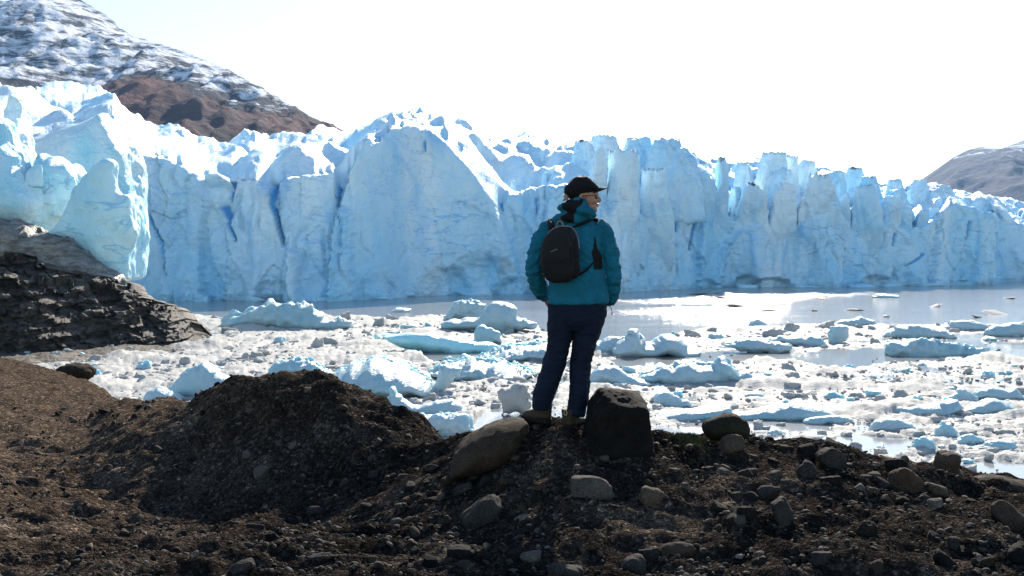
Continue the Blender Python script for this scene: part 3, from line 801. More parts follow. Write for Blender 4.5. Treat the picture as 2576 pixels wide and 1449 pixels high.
# rubble of fallen ice along the foot of the wall
r = np.random.default_rng(77)
def ice_chunk(seed, sub=2, flat=0.6, rough=0.10, nplanes=8, soft=0.06):
    P, F = rock_shape(seed, sub, nplanes, soft, rough, 0.6)
    return P, F
RUB = [(1105, 752, 60, 22), (1180, 750, 90, 30), (1010, 752, 60, 10), (930, 752, 90, 14), (860, 752, 60, 14), (820, 758, 40, 10), (640, 760, 40, 12), (505, 760, 30, 16), (760, 758, 40, 8), (1040, 748, 70, 10), (2170, 722, 60, 10), (2240, 721, 40, 6), (1880, 726, 40, 6), (2330, 719, 60, 6), (2030, 723, 40, 5)]
for i, (px, py, wpx, hpx) in enumerate(RUB):
    Y = Yface(px) - 5
    P, F = ice_chunk(900 + i, 4, rough=0.14)
    w, h = wpx / FPX * Y, hpx / FPX * Y
    me = mesh_np('fallen_ice_block', P * (w * 0.62, w * 0.35, h * 1.1), F)
    o = link('fallen_ice_block', me, M['ice'])
    o.location = ((px - CX) / FPX * Y, Y, 0)
    tag(o, 'heap of fallen blue ice at the waterline below the glacier wall', 'ice block', 'ice blocks at the foot of the glacier wall')

# ------------------------------------------------------------------ rock outcrop on the left shore, ice sitting on it
ROCKTOP = [(-500, 650), (-100, 645), (0, 640), (60, 645), (110, 665), (150, 688), (200, 694), (250, 698), (310, 708), (340, 725), (370, 745), (400, 764), (430, 776), (455, 787), (478, 806), (490, 832), (494, 846), (506, 860), (512, 872)]
ROCKBASE = [(-500, 945), (0, 906), (100, 900), (250, 886), (420, 876), (470, 870), (512, 866)]
opx = np.arange(-420, 512.1, 2.1); NRr = 160
sr = np.linspace(0, 1, NRr)
Sr, PXr = np.meshgrid(sr, opx, indexing='ij')
byr = lerp_tab(PXr, ROCKBASE); tyr = lerp_tab(PXr, ROCKTOP)
Y0 = water_Y(byr)
zt = CAM_H - (tyr - HY) / FPX * (Y0 + 9)
zt = np.maximum(zt, 0.05)
Zr = -0.8 + Sr * (zt + 0.8)
Xr = (PXr - CX) / FPX * Y0
P = np.c_[Xr.ravel(), Zr.ravel(), Xr.ravel() * 0]
strata = P[:, 1] - 0.10 * P[:, 0] + 0.35 * noise3(P / 3.0, 3)
step = np.abs((strata / 1.15) % 1.0 - 0.5)
w1, w2, cid = worley(np.c_[(P[:, 0] + 0.7 * P[:, 1]) / 1.7, strata / 1.35, P[:, 2]], 17, idx=True)
w1b, w2b, cidb = worley(np.c_[(P[:, 0] + 0.5 * P[:, 1]) / 0.42, strata / 0.5, P[:, 2]], 18, idx=True)
upz = np.clip(Sr.ravel() * 1.6 - 0.35, 0, 1)
rel = (Sr.ravel() ** 1.4) * 9.0
lay = np.floor(strata / 0.75 + 0.4 * noise3(P / 6.0, 14)).astype(int)
lr = ((lay * 7919 + 31) % 101) / 101.0
rel += (lr - 0.5) * 1.6 + (step - 0.25) * 0.7 + ((cid % 83) / 83.0 - 0.5) * 2.4 * (0.4 + upz) + ((cidb % 83) / 83.0 - 0.5) * 0.9
rel += fbm(P / 6.0, 3, 19) * 1.6 + fbm(P / 0.5, 3, 21) * 0.08
rel += np.clip(0.25 - Sr.ravel(), 0, 1) * 3.0 * (0.5 + noise3(P / 5.0, 23))       # overhung, washed-out foot
Yr_ = Y0.ravel() + rel
zz = Zr.ravel() + ((cid % 47) / 47.0 - 0.5) * 1.1 * upz + 0.15 * fbm(P / 0.8, 2, 29) * (Sr.ravel() > 0.02)
Vr = np.c_[(PXr.ravel() - CX) / FPX * Yr_, Yr_, zz]
top = Vr[-len(opx):]
back1 = top + (0, 5, -0.5); back2 = top + (0, 14, -1); back2[:, 2] = -1
Vr = np.concatenate([Vr, back1, back2])
m, nt, b = mat('outcrop_rock')
p = geo_pos(nt, (0.7, 0.7, 1.0))
sv = nd(nt, 'ShaderNodeMapping'); sv.inputs['Rotation'].default_value = (0, 0.10, 0); sv.inputs['Scale'].default_value = (0.5, 0.5, 1.5)
gg = nd(nt, 'ShaderNodeNewGeometry'); lk(nt, gg.outputs['Position'], sv.inputs[0])
nst = noise_node(nt, sv.outputs[0], 1.2, 5, 0.65)
col = ramp(nt, nst, [(0.34, (0.020, 0.018, 0.0165)), (0.5, (0.055, 0.047, 0.039)), (0.66, (0.135, 0.11, 0.088))])
col = mixc(nt, 0.7, col, ramp(nt, noise_node(nt, p, 2.2, 6, 0.7), [(0.35, (0.45, 0.45, 0.45)), (0.65, (1.3, 1.28, 1.22))]), 'MULTIPLY')
lk(nt, col, b.inputs['Base Color']); b.inputs['Roughness'].default_value = 0.8
bump(nt, b, math_n(nt, 'ADD', noise_node(nt, p, 3.5, 6, 0.7), nst), 0.9, 0.35)
M['outcrop'] = m
o = link('rock_outcrop', mesh_np('rock_outcrop', Vr, grid_faces(NRr + 2, len(opx))), M['outcrop'])
tag(o, 'layered brown bedrock outcrop on the left shore under the glacier edge', kind='structure')

# low stony shelf at the outcrop's foot
spx = np.arange(-500, 640, 3.0); syy = np.linspace(0, 1, 40)
SS, SP = np.meshgrid(syy, spx, indexing='ij')
fr = lerp_tab(SP, [(-500, 985), (0, 935), (120, 925), (240, 905), (400, 896), (500, 886), (560, 878), (640, 868)])
bk = lerp_tab(SP, [(-500, 930), (0, 900), (250, 884), (430, 872), (512, 862), (640, 864)])
Ysf = water_Y(fr) + (water_Y(bk) + 4 - water_Y(fr)) * SS
Xsf = (SP - CX) / FPX * Ysf
Ps = np.c_[Xsf.ravel(), Ysf.ravel(), Xsf.ravel() * 0]
wid = np.clip((600 - SP.ravel()) / 260, 0, 1)
Zs = -0.35 + 1.1 * wid * np.sin(np.clip(SS.ravel(), 0, 1) * math.pi * 0.62) + fbm(Ps / 2.2, 4, 33) * 0.32
o = link('shore_shelf', mesh_np('shore_shelf', np.c_[Xsf.ravel(), Ysf.ravel(), Zs], grid_faces(40, len(spx))), M['outcrop'])
tag(o, 'low brown stony shelf between the outcrop and the floating ice', kind='structure')

ICE_L = [  # outline, depth, thickness, material, edge
 ('back', [(60, 600), (90, 430), (105, 350), (160, 338), (225, 318), (286, 296), (318, 345), (338, 392), (352, 470), (350, 700), (60, 700)], 205, 26, 'near_ice', 9.0),
 ('spike', [(2, 500), (8, 400), (18, 310), (28, 268), (38, 236), (46, 246), (53, 292), (60, 330), (74, 380), (88, 430), (96, 520)], 176, 8, 'near_ice', 2.5),
 ('mass', [(-120, 300), (-40, 296), (0, 292), (28, 308), (36, 372), (62, 420), (82, 455), (100, 488), (112, 508), (104, 540), (84, 558), (40, 566), (-120, 560)], 166, 12, 'near_ice', 3.0),
 ('lump', [(80, 585), (88, 470), (96, 424), (108, 390), (118, 382), (128, 402), (142, 396), (166, 412), (186, 414), (204, 432), (212, 450), (200, 480), (188, 512), (178, 510), (165, 540), (130, 560), (112, 590)], 170, 9, 'near_ice', 2.5),
 ('fin', [(112, 592), (150, 560), (166, 530), (186, 494), (214, 446), (238, 424), (262, 399), (278, 397), (290, 404), (297, 418), (299, 480), (305, 500), (318, 491), (327, 497), (331, 545), (341, 580), (341, 604), (335, 645), (325, 700), (318, 714), (300, 710), (270, 690), (230, 655), (180, 620)], 160, 5, 'fin_ice', 3.0),
]
for i, (nm, poly, Y, th, mt, ed) in enumerate(ICE_L):
    me, c = outline_solid('serac', poly, Y, th, 0.44, rough=0.55, rscale=3.4, edge=ed, seed=40 + i, facet=1.6, smooth_it=2)
    o = link('serac', me, M[mt], glacier); o.location = (c[0], c[1] - 300, c[2])
me, c = outline_solid('dirty_ice_band', [(-120, 552), (20, 556), (64, 564), (104, 584), (140, 586), (180, 606), (232, 640), (284, 684), (318, 712), (300, 718), (240, 706), (180, 700), (120, 680), (60, 655), (-120, 655)], 158, 9, 0.4, rough=0.5, rscale=2.0, edge=1.5, seed=70, facet=0.9)
o = link('dirty_ice_band', me, M['dirty_ice'], glacier); o.location = (c[0], c[1] - 300, c[2])

# jumble of smaller blocks between the spike, the mass and the fin
r = np.random.default_rng(19)
for i in range(30):
    px, py = r.uniform(-40, 215), r.uniform(400, 560)
    if px > 120 and py > 400 + (px - 120) * 0.4 + 120: continue
    if px < 60 and py < 440: continue
    Y = 168 + r.uniform(-4, 8); w = r.uniform(14, 44) / FPX * Y
    zt = CAM_H - (py - HY) / FPX * Y
    serac((px - CX) / FPX * Y, Y, zt - w * 1.4, zt, w, w, 700 + i, taper=r.uniform(0.2, 0.7), lean=r.uniform(-0.2, 0.2), sub=4, matn=M['near_ice'])
# ------------------------------------------------------------------ floating ice
PACKTOP = [(-500, 860), (380, 850), (440, 812), (470, 792), (520, 796), (560, 800), (600, 786), (700, 780), (800, 788), (850, 797), (1000, 803), (1060, 800), (1120, 798), (1160, 790), (1320, 812), (1350, 826), (1380, 838), (1490, 862), (1560, 862), (1640, 862), (1700, 842), (1760, 828), (1870, 820), (1960, 822), (2100, 814), (2250, 822), (2400, 814), (2576, 822), (3200, 820)]
LEADS = [([(1480, 900), (1560, 902), (1760, 884), (1900, 884), (1990, 880), (2010, 892), (2080, 880), (2230, 872), (2330, 862), (2400, 856), (2576, 862), (2700, 862), (2700, 900), (2576, 897), (2480, 890), (2400, 902), (2250, 907), (2150, 927), (2070, 922), (2000, 907), (1900, 902), (1700, 927), (1640, 927), (1560, 917)], 1.0),
 ([(1060, 886), (1260, 878), (1250, 896), (1150, 912), (1070, 908)], 1.0), ([(955, 1030), (1180, 1040), (1060, 1064), (1000, 1062)], 1.0),
 ([(1180, 1062), (1230, 1028), (1330, 1036), (1480, 1026), (1510, 1060), (1490, 1100), (1200, 1090)], 1.0), ([(1640, 1082), (1780, 1068), (1900, 1058), (2000, 1058), (2100, 1068), (2060, 1088), (1900, 1082), (1700, 1096)], 0.85),
 ([(1890, 1108), (2010, 1124), (2130, 1092), (2340, 1108), (2250, 1150), (2120, 1152), (2000, 1132)], 0.6), ([(2300, 1170), (2500, 1158), (2700, 1185), (2700, 1230), (2400, 1212)], 0.6),
 ([(2380, 845), (2460, 838), (2576, 848), (2576, 856), (2400, 856)], 0.7)]
def open_water(px, py):
    """1 where the lake shows, 0 where brash ice covers it"""
    o = np.clip((lerp_tab(px, PACKTOP) - py) / 5.0, 0, 1)
    wob = 7 * fbm(np.c_[px / 60.0, py / 18.0, px * 0], 3, 3)
    for poly, k in LEADS:
        P = np.array(poly); m_ = (px > P[:, 0].min() - 15) & (px < P[:, 0].max() + 15) & (py > P[:, 1].min() - 15) & (py < P[:, 1].max() + 15)
        if m_.any():
            d = poly_dist(np.c_[px[m_] + wob[m_], py[m_] + wob[m_] * 0.4], P)
            o[m_] = np.maximum(o[m_], k * np.clip(0.5 + d / 5.0, 0, 1))
    return o

# the frozen slush between the pieces: one uneven floating mat
fpx = np.arange(-120, 2720, 4.3)
fpy = np.concatenate([np.arange(768, 900, 1.5), np.arange(900, 1270, 2.2)])
FPX_, FPY_ = np.meshgrid(fpx, fpy)
Yw = water_Y(FPY_).ravel(); Xw = ((FPX_ - CX) / FPX).ravel() * Yw
ow = open_water(FPX_.ravel(), FPY_.ravel())
P = np.c_[Xw, Yw, Xw * 0]
den = fbm(P / 9.0, 3, 5)
w1, w2, cid = worley(P / np.array([2.4, 2.0, 1]) + 0.25 * noise3(P / 1.5, 6)[:, None], 5, idx=True)
big = ((cid % 71) / 71.0)
slab = np.clip((w2 - w1) * 4.5, 0, 1) ** 0.6
H = -0.10 + 0.10 * den + slab * (0.05 + 0.34 * big ** 2) + 0.10 * fbm(P / 0.7, 4, 11) + 0.05 * ridged(P / 0.45, 2, 12)
# heaped-up patches, some dimpled like melted snow
heap = np.clip(fbm(P / np.array([13.0, 9.0, 1]), 3, 21) - 0.15, 0, 1)
H += heap * (0.9 + 0.35 * (1 - worley(P / 0.9, 33)))
H = np.where(ow > 0.5, -0.5 * ow, H * (1 - ow) - 0.25 * ow)
mat_me = mesh_np('brash_ice', np.c_[Xw, Yw, H], grid_faces(len(fpy), len(fpx)))
o = link('brash_ice', mat_me, M['floe'])
tag(o, 'mat of white slush and brash ice packed between the floes', kind='stuff')

# crumbs: small broken pieces, too many to count
r = np.random.default_rng(123)
def scatter(n, sub, wlo, whi, seeds, gate=0.25, pmin=775, pmax=1262):
    px = r.uniform(-80, 2680, n); py = pmin + (pmax - pmin) * r.uniform(0, 1, n) ** 0.85
    k = open_water(px, py)
    keep = (k < gate) | (r.uniform(size=n) < 0.035)
    keep &= py > lerp_tab(px, PACKTOP) - 3
    px, py = px[keep], py[keep]
    wpx = wlo * (whi / wlo) ** (r.uniform(size=len(px)) ** 2.2)
    Y = water_Y(py); X = (px - CX) / FPX * Y
    Vs, Fs, off = [], [], 0
    which = r.integers(0, len(seeds), len(px))
    for s_ in range(len(seeds)):
        P0, F0 = ice_chunk(seeds[s_], sub, rough=0.08, nplanes=7)
        i_ = np.where(which == s_)[0]
        if not len(i_): continue
        a = r.uniform(0, 6.28, len(i_)); c, s__ = np.cos(a), np.sin(a)
        sx = wpx[i_] / FPX * Y[i_] * 0.55; sy = sx * r.uniform(0.6, 1.2, len(i_)); sz = sx * r.uniform(0.25, 0.8, len(i_))
        x0 = P0[None, :, 0] * sx[:, None]; y0 = P0[None, :, 1] * sy[:, None]; z0 = P0[None, :, 2] * sz[:, None]
        tilt = r.normal(0, 0.3, len(i_))[:, None]
        z1 = z0 + tilt * x0
        x1 = x0 * c[:, None] - y0 * s__[:, None] + X[i_][:, None]; y1 = x0 * s__[:, None] + y0 * c[:, None] + Y[i_][:, None]
        z1 = z1 + (sz * r.uniform(0.0, 0.45, len(i_)))[:, None] + 0.06
        V = np.stack([x1, y1, z1], -1).reshape(-1, 3)
        F = (F0[None] + (np.arange(len(i_)) * len(P0))[:, None, None]).reshape(-1, 3) + off
        Vs.append(V); Fs.append(F); off += len(V)
    return np.concatenate(Vs), np.concatenate(Fs)
Va, Fa = scatter(11500, 1, 4.0, 14, list(range(3000, 3012)))
Vb, Fb = scatter(2600, 2, 9, 26, list(range(3020, 3036)))
o = link('ice_crumbs', mesh_np('ice_crumbs', np.concatenate([Va, Vb]), np.concatenate([Fa, Fb + len(Va)]), smooth=False), M['floe'])
tag(o, 'countless small crumbs of broken ice afloat between larger floes', kind='stuff')

# single pieces one can pick out
def floe(name, label, cat, poly=None, base=None, thick=None, mt='berg', rough=0.10, rs=0.9, edge=None, vox=None, skew=0.0, facet=0.25, group=None, seed=0, smooth_it=2):
    poly = np.array(poly, float)
    rj = np.random.default_rng(seed + 9); hh_ = poly[:, 1].max() - poly[:, 1].min(); q_ = []
    for i_ in range(len(poly)):                     # broken, not drawn: jitter the outline between its corners
        a_, b_ = poly[i_], poly[(i_ + 1) % len(poly)]
        q_.append(a_ + rj.normal(0, 0.02, 2) * hh_)
        for f_ in (0.33, 0.67): q_.append(a_ + (b_ - a_) * f_ + rj.normal(0, 0.045, 2) * hh_ * np.array([1.0, 0.9]))
    bmax = poly[:, 1].max(); poly = np.array(q_); poly[:, 1] = np.minimum(poly[:, 1], bmax)
    base = base or poly[:, 1].max()
    Y = water_Y(base)
    w = (poly[:, 0].max() - poly[:, 0].min()) / FPX * Y; h = (poly[:, 1].max() - poly[:, 1].min()) / FPX * Y
    pl = poly.copy(); pl[:, 1] = np.where(pl[:, 1] > base - 2.5, pl[:, 1] + 6, pl[:, 1])
    th = thick or min(w * 0.6, h * 2.2)
    sc = max(h, w * 0.35)
    me, c = outline_solid(name, pl, Y + th * 0.3, th, vox or max(w / 48, h / 22), rough=rough * sc * 0.7, rscale=rs * sc * 0.6, edge=edge or min(th * 0.5, h * 0.8), seed=seed, facet=facet * sc * 1.1, skew=skew, smooth_it=smooth_it)
    o = link(name, me, M[mt]); o.location = c
    return tag(o, label, cat, group)
D_ = dict
BERGS = [
 D_(name='iceberg', label='low dome of bumpy white ice at the far edge of the pack on the left', cat='iceberg', poly=[(560, 815), (600, 790), (640, 776), (680, 768), (730, 768), (775, 778), (808, 790), (830, 806), (880, 820), (820, 828), (600, 828)], rough=0.16, rs=0.35),
 D_(name='iceberg', label='dimpled white dome behind the upright block near the glacier', cat='iceberg', poly=[(1122, 800), (1132, 775), (1150, 760), (1180, 756), (1215, 764), (1240, 780), (1250, 806), (1120, 806)], rough=0.14, rs=0.3),
 D_(name='iceberg', label='upright pale block of ice with a tail, largest in the far pack', cat='iceberg', poly=[(1100, 822), (1160, 808), (1212, 800), (1220, 778), (1240, 766), (1270, 768), (1300, 778), (1312, 800), (1340, 806), (1352, 822), (1345, 830), (1310, 836), (1270, 838), (1200, 826)], rough=0.08),
 D_(name='iceberg', label='small rounded pale block in front of the upright far iceberg', cat='iceberg', poly=[(1188, 862), (1192, 836), (1206, 822), (1235, 826), (1256, 838), (1260, 860), (1230, 868)], rough=0.08),
 D_(name='iceberg', label='long flat floe with turquoise underside beside a strip of open water', cat='ice floe', poly=[(930, 846), (985, 836), (1060, 836), (1130, 852), (1200, 862), (1254, 872), (1230, 886), (1140, 888), (1060, 880), (985, 866)], mt='teal_ice', rough=0.05, thick=6),
 D_(name='iceberg', label='saddle shaped teal iceberg right of the standing person', cat='iceberg', poly=[(1534, 892), (1540, 874), (1556, 862), (1575, 845), (1588, 830), (1600, 838), (1612, 850), (1622, 866), (1640, 868), (1650, 850), (1672, 842), (1698, 848), (1716, 866), (1726, 880), (1758, 886), (1752, 892), (1640, 898)], rough=0.05, edge=1.2, thick=7),
 D_(name='iceberg', label='low blue ridge of ice directly behind the saddle shaped berg', cat='iceberg', poly=[(1490, 892), (1500, 868), (1530, 852), (1570, 846), (1600, 860), (1612, 888)], rough=0.08),
 D_(name='iceberg', label='small squarish blue ice block at the end of a floe', cat='iceberg', poly=[(2083, 860), (2082, 842), (2090, 824), (2112, 820), (2132, 826), (2134, 844), (2128, 860), (2106, 864)], rough=0.06),
 D_(name='iceberg', label='wide low blue hump of ice second from the right edge', cat='iceberg', poly=[(2248, 842), (2256, 824), (2290, 818), (2330, 826), (2370, 836), (2404, 848), (2330, 852), (2256, 848)], rough=0.12),
 D_(name='iceberg', label='rounded hump of ice at the upper right end of the pack', cat='iceberg', poly=[(2384, 826), (2396, 810), (2430, 804), (2462, 808), (2490, 820), (2500, 830), (2420, 832)], rough=0.12),
 D_(name='iceberg', label='lumpy blue ridge of ice cut by the right picture edge', cat='iceberg', poly=[(2470, 842), (2500, 826), (2550, 816), (2610, 818), (2660, 830), (2670, 846), (2520, 846)], rough=0.12),
 D_(name='ice_floe', label='flat ragged floe alone in the lead of open water at right', cat='ice floe', poly=[(2230, 890), (2236, 868), (2262, 860), (2300, 858), (2330, 866), (2380, 868), (2420, 876), (2484, 882), (2470, 890), (2400, 894), (2300, 896)], rough=0.14, rs=0.4),
 D_(name='iceberg', label='small blue hump poking from the far right pack', cat='iceberg', poly=[(1880, 820), (1890, 808), (1908, 802), (1925, 812), (1935, 822)], rough=0.1),
 D_(name='iceberg', label='low hump with blue shadow side at the far pack edge', cat='iceberg', poly=[(2100, 816), (2130, 806), (2160, 800), (2190, 804), (2210, 814), (2160, 819)], rough=0.1),
 D_(name='ice_floe', label='ragged white floe tapering to a point in the open lead', cat='ice floe', poly=[(1818, 868), (1850, 858), (1900, 856), (1960, 862), (1990, 876), (1960, 888), (1900, 886), (1850, 876)], rough=0.12, rs=0.4),
 D_(name='ice_floe', label='blue edged floe just left of the small blue block', cat='ice floe', poly=[(1934, 856), (1960, 846), (2010, 844), (2060, 852), (2080, 868), (2040, 872), (1990, 868)], rough=0.12),
 D_(name='iceberg', label='pair of pale lumps with a knob in front of the lead', cat='iceberg', poly=[(1600, 958), (1612, 938), (1660, 926), (1700, 916), (1720, 908), (1750, 916), (1790, 922), (1808, 906), (1824, 900), (1842, 912), (1850, 932), (1900, 950), (1860, 964), (1760, 968), (1660, 964)], rough=0.12, rs=0.5),
 D_(name='iceberg', label='rough sloping blue ice mass touching the right trouser leg', cat='iceberg', poly=[(1478, 962), (1490, 930), (1510, 920), (1548, 928), (1590, 944), (1630, 958), (1660, 968), (1560, 974)], rough=0.12),
 D_(name='ice_floe', label='big dimpled dome of melting ice left of the person', cat='ice floe', poly=[(800, 985), (830, 950), (880, 918), (930, 902), (990, 906), (1040, 930), (1080, 960), (1100, 988), (1010, 1002), (880, 1000)], rough=0.07, rs=0.16, facet=0.1, thick=14),
 D_(name='ice_floe', label='rippled white mound between the dimpled dome and the trousers', cat='ice floe', poly=[(1080, 940), (1120, 912), (1190, 902), (1250, 908), (1300, 922), (1340, 942), (1290, 954), (1150, 954)], rough=0.08, rs=0.16, thick=12),
 D_(name='ice_floe', label='wide snowy mound just behind the left knee', cat='ice floe', poly=[(1200, 902), (1250, 882), (1310, 868), (1380, 862), (1400, 890), (1390, 904), (1300, 908)], rough=0.08, rs=0.2, thick=12),
 D_(name='iceberg', label='thin white fin with a long curved tail near the dark mound', cat='iceberg', poly=[(962, 1040), (972, 1010), (978, 985), (985, 974), (996, 984), (1014, 1002), (1034, 1016), (1056, 1022), (1080, 1016), (1106, 1006), (1128, 1004), (1150, 1014), (1172, 1030), (1166, 1042), (1090, 1044)], rough=0.03, facet=0.1, thick=2.6, edge=0.8),
 D_(name='iceberg', label='glassy standing slab of ice just left of the boots', cat='iceberg', poly=[(1262, 1046), (1258, 1014), (1248, 986), (1262, 972), (1284, 976), (1300, 968), (1318, 980), (1328, 994), (1322, 1008), (1326, 1026), (1318, 1040), (1296, 1034), (1280, 1044)], rough=0.05, thick=1.8, edge=0.6, mt='floe'),
 D_(name='iceberg', label='tilted blade of ice with a dark blue foot above the curved fin', cat='iceberg', poly=[(1084, 986), (1100, 966), (1110, 920), (1120, 918), (1164, 924), (1160, 940), (1142, 962), (1128, 974), (1100, 988)], rough=0.03, thick=2.5, mt='berg'),
 D_(name='ice_floe', label='rough low floe in front of the curved fin', cat='ice floe', poly=[(1034, 1086), (1050, 1052), (1090, 1042), (1140, 1040), (1180, 1052), (1190, 1080), (1150, 1100), (1080, 1100)], rough=0.13, rs=0.4),
 D_(name='ice_floe', label='scalloped jagged ice crest left of the dimpled dome', cat='ice floe', poly=[(660, 948), (690, 924), (720, 908), (760, 900), (800, 918), (830, 934), (850, 950), (800, 962), (700, 962)], rough=0.14, rs=0.3),
 D_(name='iceberg', label='translucent triangular ice peak behind the left saddle of the moraine', cat='iceberg', poly=[(420, 998), (440, 970), (470, 945), (500, 922), (520, 906), (536, 925), (560, 944), (590, 950), (600, 980), (560, 1000)], rough=0.05, thick=4),
 D_(name='iceberg', label='smooth white ice hump with a small peak over the moraine saddle', cat='iceberg', poly=[(360, 1012), (380, 985), (400, 972), (425, 985), (450, 995), (470, 1012)], rough=0.07, thick=3),
 D_(name='ice_floe', label='long low bank of ice right of the dark square boulder', cat='ice floe', poly=[(1640, 1050), (1660, 1040), (1720, 1030), (1780, 1022), (1830, 1018), (1838, 1036), (1830, 1056), (1700, 1058)], rough=0.05, thick=3.5),
 D_(name='ice_floe', label='long smooth ice hump behind the rounded dark boulder', cat='ice floe', poly=[(1830, 1056), (1850, 1040), (1900, 1030), (1960, 1024), (2010, 1018), (2060, 1022), (2090, 1036), (2100, 1046), (1980, 1056)], rough=0.05, thick=3.5),
 D_(name='iceberg', label='knobbly blue grey lump above the dark square boulder', cat='iceberg', poly=[(1640, 1020), (1646, 996), (1670, 984), (1690, 992), (1706, 1006), (1730, 1010), (1740, 1022), (1690, 1030)], rough=0.1),
 D_(name='ice_floe', label='flat white ice plate beside the grey pool', cat='ice floe', poly=[(2020, 1062), (2050, 1050), (2090, 1044), (2130, 1048), (2142, 1056), (2120, 1064), (2060, 1067)], rough=0.06),
 D_(name='ice_floe', label='broad low teal floe with drip marks at right middle', cat='ice floe', poly=[(2230, 1044), (2240, 1022), (2300, 1018), (2360, 1020), (2400, 1004), (2416, 1024), (2400, 1040), (2300, 1046)], rough=0.06),
 D_(name='iceberg', label='tilted striped ice block near the right picture edge', cat='iceberg', poly=[(2384, 1010), (2400, 990), (2424, 974), (2440, 990), (2454, 1006), (2440, 1016)], rough=0.1),
 D_(name='iceberg', label='twin peaked pale block at the right edge above the striped block', cat='iceberg', poly=[(2448, 1000), (2460, 976), (2500, 972), (2530, 980), (2550, 974), (2570, 996), (2600, 1004), (2520, 1006)], rough=0.08),
 D_(name='ice_floe', label='leaning slab with parallel grooves below the striped block', cat='ice floe', poly=[(2410, 1036), (2450, 1014), (2490, 1006), (2530, 1016), (2560, 1034), (2530, 1044), (2450, 1042)], rough=0.08),
 D_(name='iceberg', label='white knob floating in the pool above the grey rounded stones', cat='iceberg', poly=[(2050, 1128), (2060, 1110), (2080, 1100), (2100, 1108), (2104, 1130)], rough=0.1),
 D_(name='ice_floe', label='blocky floe beside the pool right of centre', cat='ice floe', poly=[(2190, 1082), (2200, 1062), (2240, 1056), (2290, 1064), (2300, 1080), (2250, 1088)], rough=0.08),
 D_(name='iceberg', label='pointed white chunk left of the blocky floe', cat='iceberg', poly=[(2350, 1098), (2354, 1076), (2372, 1058), (2388, 1064), (2410, 1084), (2414, 1098), (2380, 1102)], rough=0.08),
 D_(name='ice_floe', label='rounded snowy chunk in front of the pointed white chunk', cat='ice floe', poly=[(2296, 1126), (2304, 1106), (2326, 1096), (2346, 1110), (2352, 1128), (2320, 1134)], rough=0.08),
 D_(name='ice_floe', label='scalloped chunk nearest the lower right corner of the lake', cat='ice floe', poly=[(2470, 1130), (2482, 1114), (2510, 1106), (2540, 1110), (2556, 1124), (2520, 1134)], rough=0.1),
 D_(name='ice_floe', label='domed chunk above the upright angular boulder', cat='ice floe', poly=[(2410, 1114), (2420, 1098), (2446, 1092), (2470, 1102), (2474, 1114), (2440, 1120)], rough=0.08),
 D_(name='ice_floe', label='thin white floe drifting alone in the grey far water', cat='ice floe', poly=[(984, 782), (996, 776), (1016, 774), (1034, 778), (1030, 784), (1004, 785)], rough=0.08, thick=5),
 D_(name='ice_floe', label='bright flat floe in the shaded water below the right wall', cat='ice floe', poly=[(2196, 746), (2206, 740), (2236, 740), (2256, 743), (2258, 748), (2220, 749)], rough=0.08, thick=6),
]
for i, kw in enumerate(BERGS):
    floe(seed=200 + i, **kw)

_ordw = ['first', 'second', 'third', 'fourth', 'fifth', 'sixth', 'seventh', 'eighth', 'ninth', 'tenth', 'eleventh', 'twelfth', 'thirteenth', 'fourteenth']
# medium chunks, each a thing; alike ones share a label per zone
ZONES = [((430, 1330), (805, 900), 30, 'ragged white ice chunk in the far pack left of the person', 'chunks in the far left pack'),
         ((200, 820), (900, 985), 26, 'white ice chunk packed between the moraine saddle and the outcrop', 'chunks behind the moraine saddle'),
         ((820, 1360), (905, 1100), 34, 'white ice chunk in the pack between dark mound and left trouser leg', 'chunks left of the person'),
         ((1500, 2560), (822, 860), 24, 'bright ice chunk along the far edge of the right pack', 'chunks at the far right pack edge'),
         ((1500, 2080), (935, 1060), 46, 'white ice chunk in the crowded brash right of the person', 'chunks right of the person'),
         ((2080, 2570), (915, 1060), 44, 'white ice chunk in the crowded brash at the right', 'chunks in the right brash'),
         ((1900, 2570), (1062, 1190), 40, 'pale ice chunk floating loosely near the stony right shore', 'chunks near the right shore'),
         ((1700, 2560), (736, 800), 16, 'thin bright ice sliver drifting in the glittering far water', 'slivers in the far water')]
r = np.random.default_rng(31)
chunk_me = []
for k in range(14):
    P_, F_ = ice_chunk(5000 + k, 4, rough=0.12, nplanes=9)
    P_ = P_ + 0.0
    P_[:, 2] = np.where(P_[:, 2] < 0, P_[:, 2] * 0.35, P_[:, 2])
    me = mesh_np('ice_chunk', P_, F_); me.materials.append(M['floe'] if k % 3 else M['berg']); chunk_me.append(me)
for (xa, xb), (ya, yb), n, lab, grp in ZONES:
    c = 0
    while c < n:
        px, py = r.uniform(xa, xb), r.uniform(ya, yb)
        sliver = 'sliver' in lab
        if not sliver and open_water(np.array([px]), np.array([py]))[0] > (0.9 if 'loosely' in lab else 0.4): continue
        c += 1
        Y = water_Y(py)
        w = (r.uniform(16, 46) if not sliver else r.uniform(14, 60)) / FPX * Y * 0.5
        h = w * r.uniform(0.45, 1.0) if not sliver else 0.35
        o = link('ice_chunk', chunk_me[int(r.integers(0, 14))])
        o.location = ((px - CX) / FPX * Y, Y, 0.0 if not sliver else 0.02)
        o.scale = (w, w * r.uniform(0.6, 1.1), h)
        o.rotation_euler = (r.normal(0, 0.12), r.normal(0, 0.15), r.uniform(0, 6.28))
        tag(o, lab, 'ice chunk', grp)

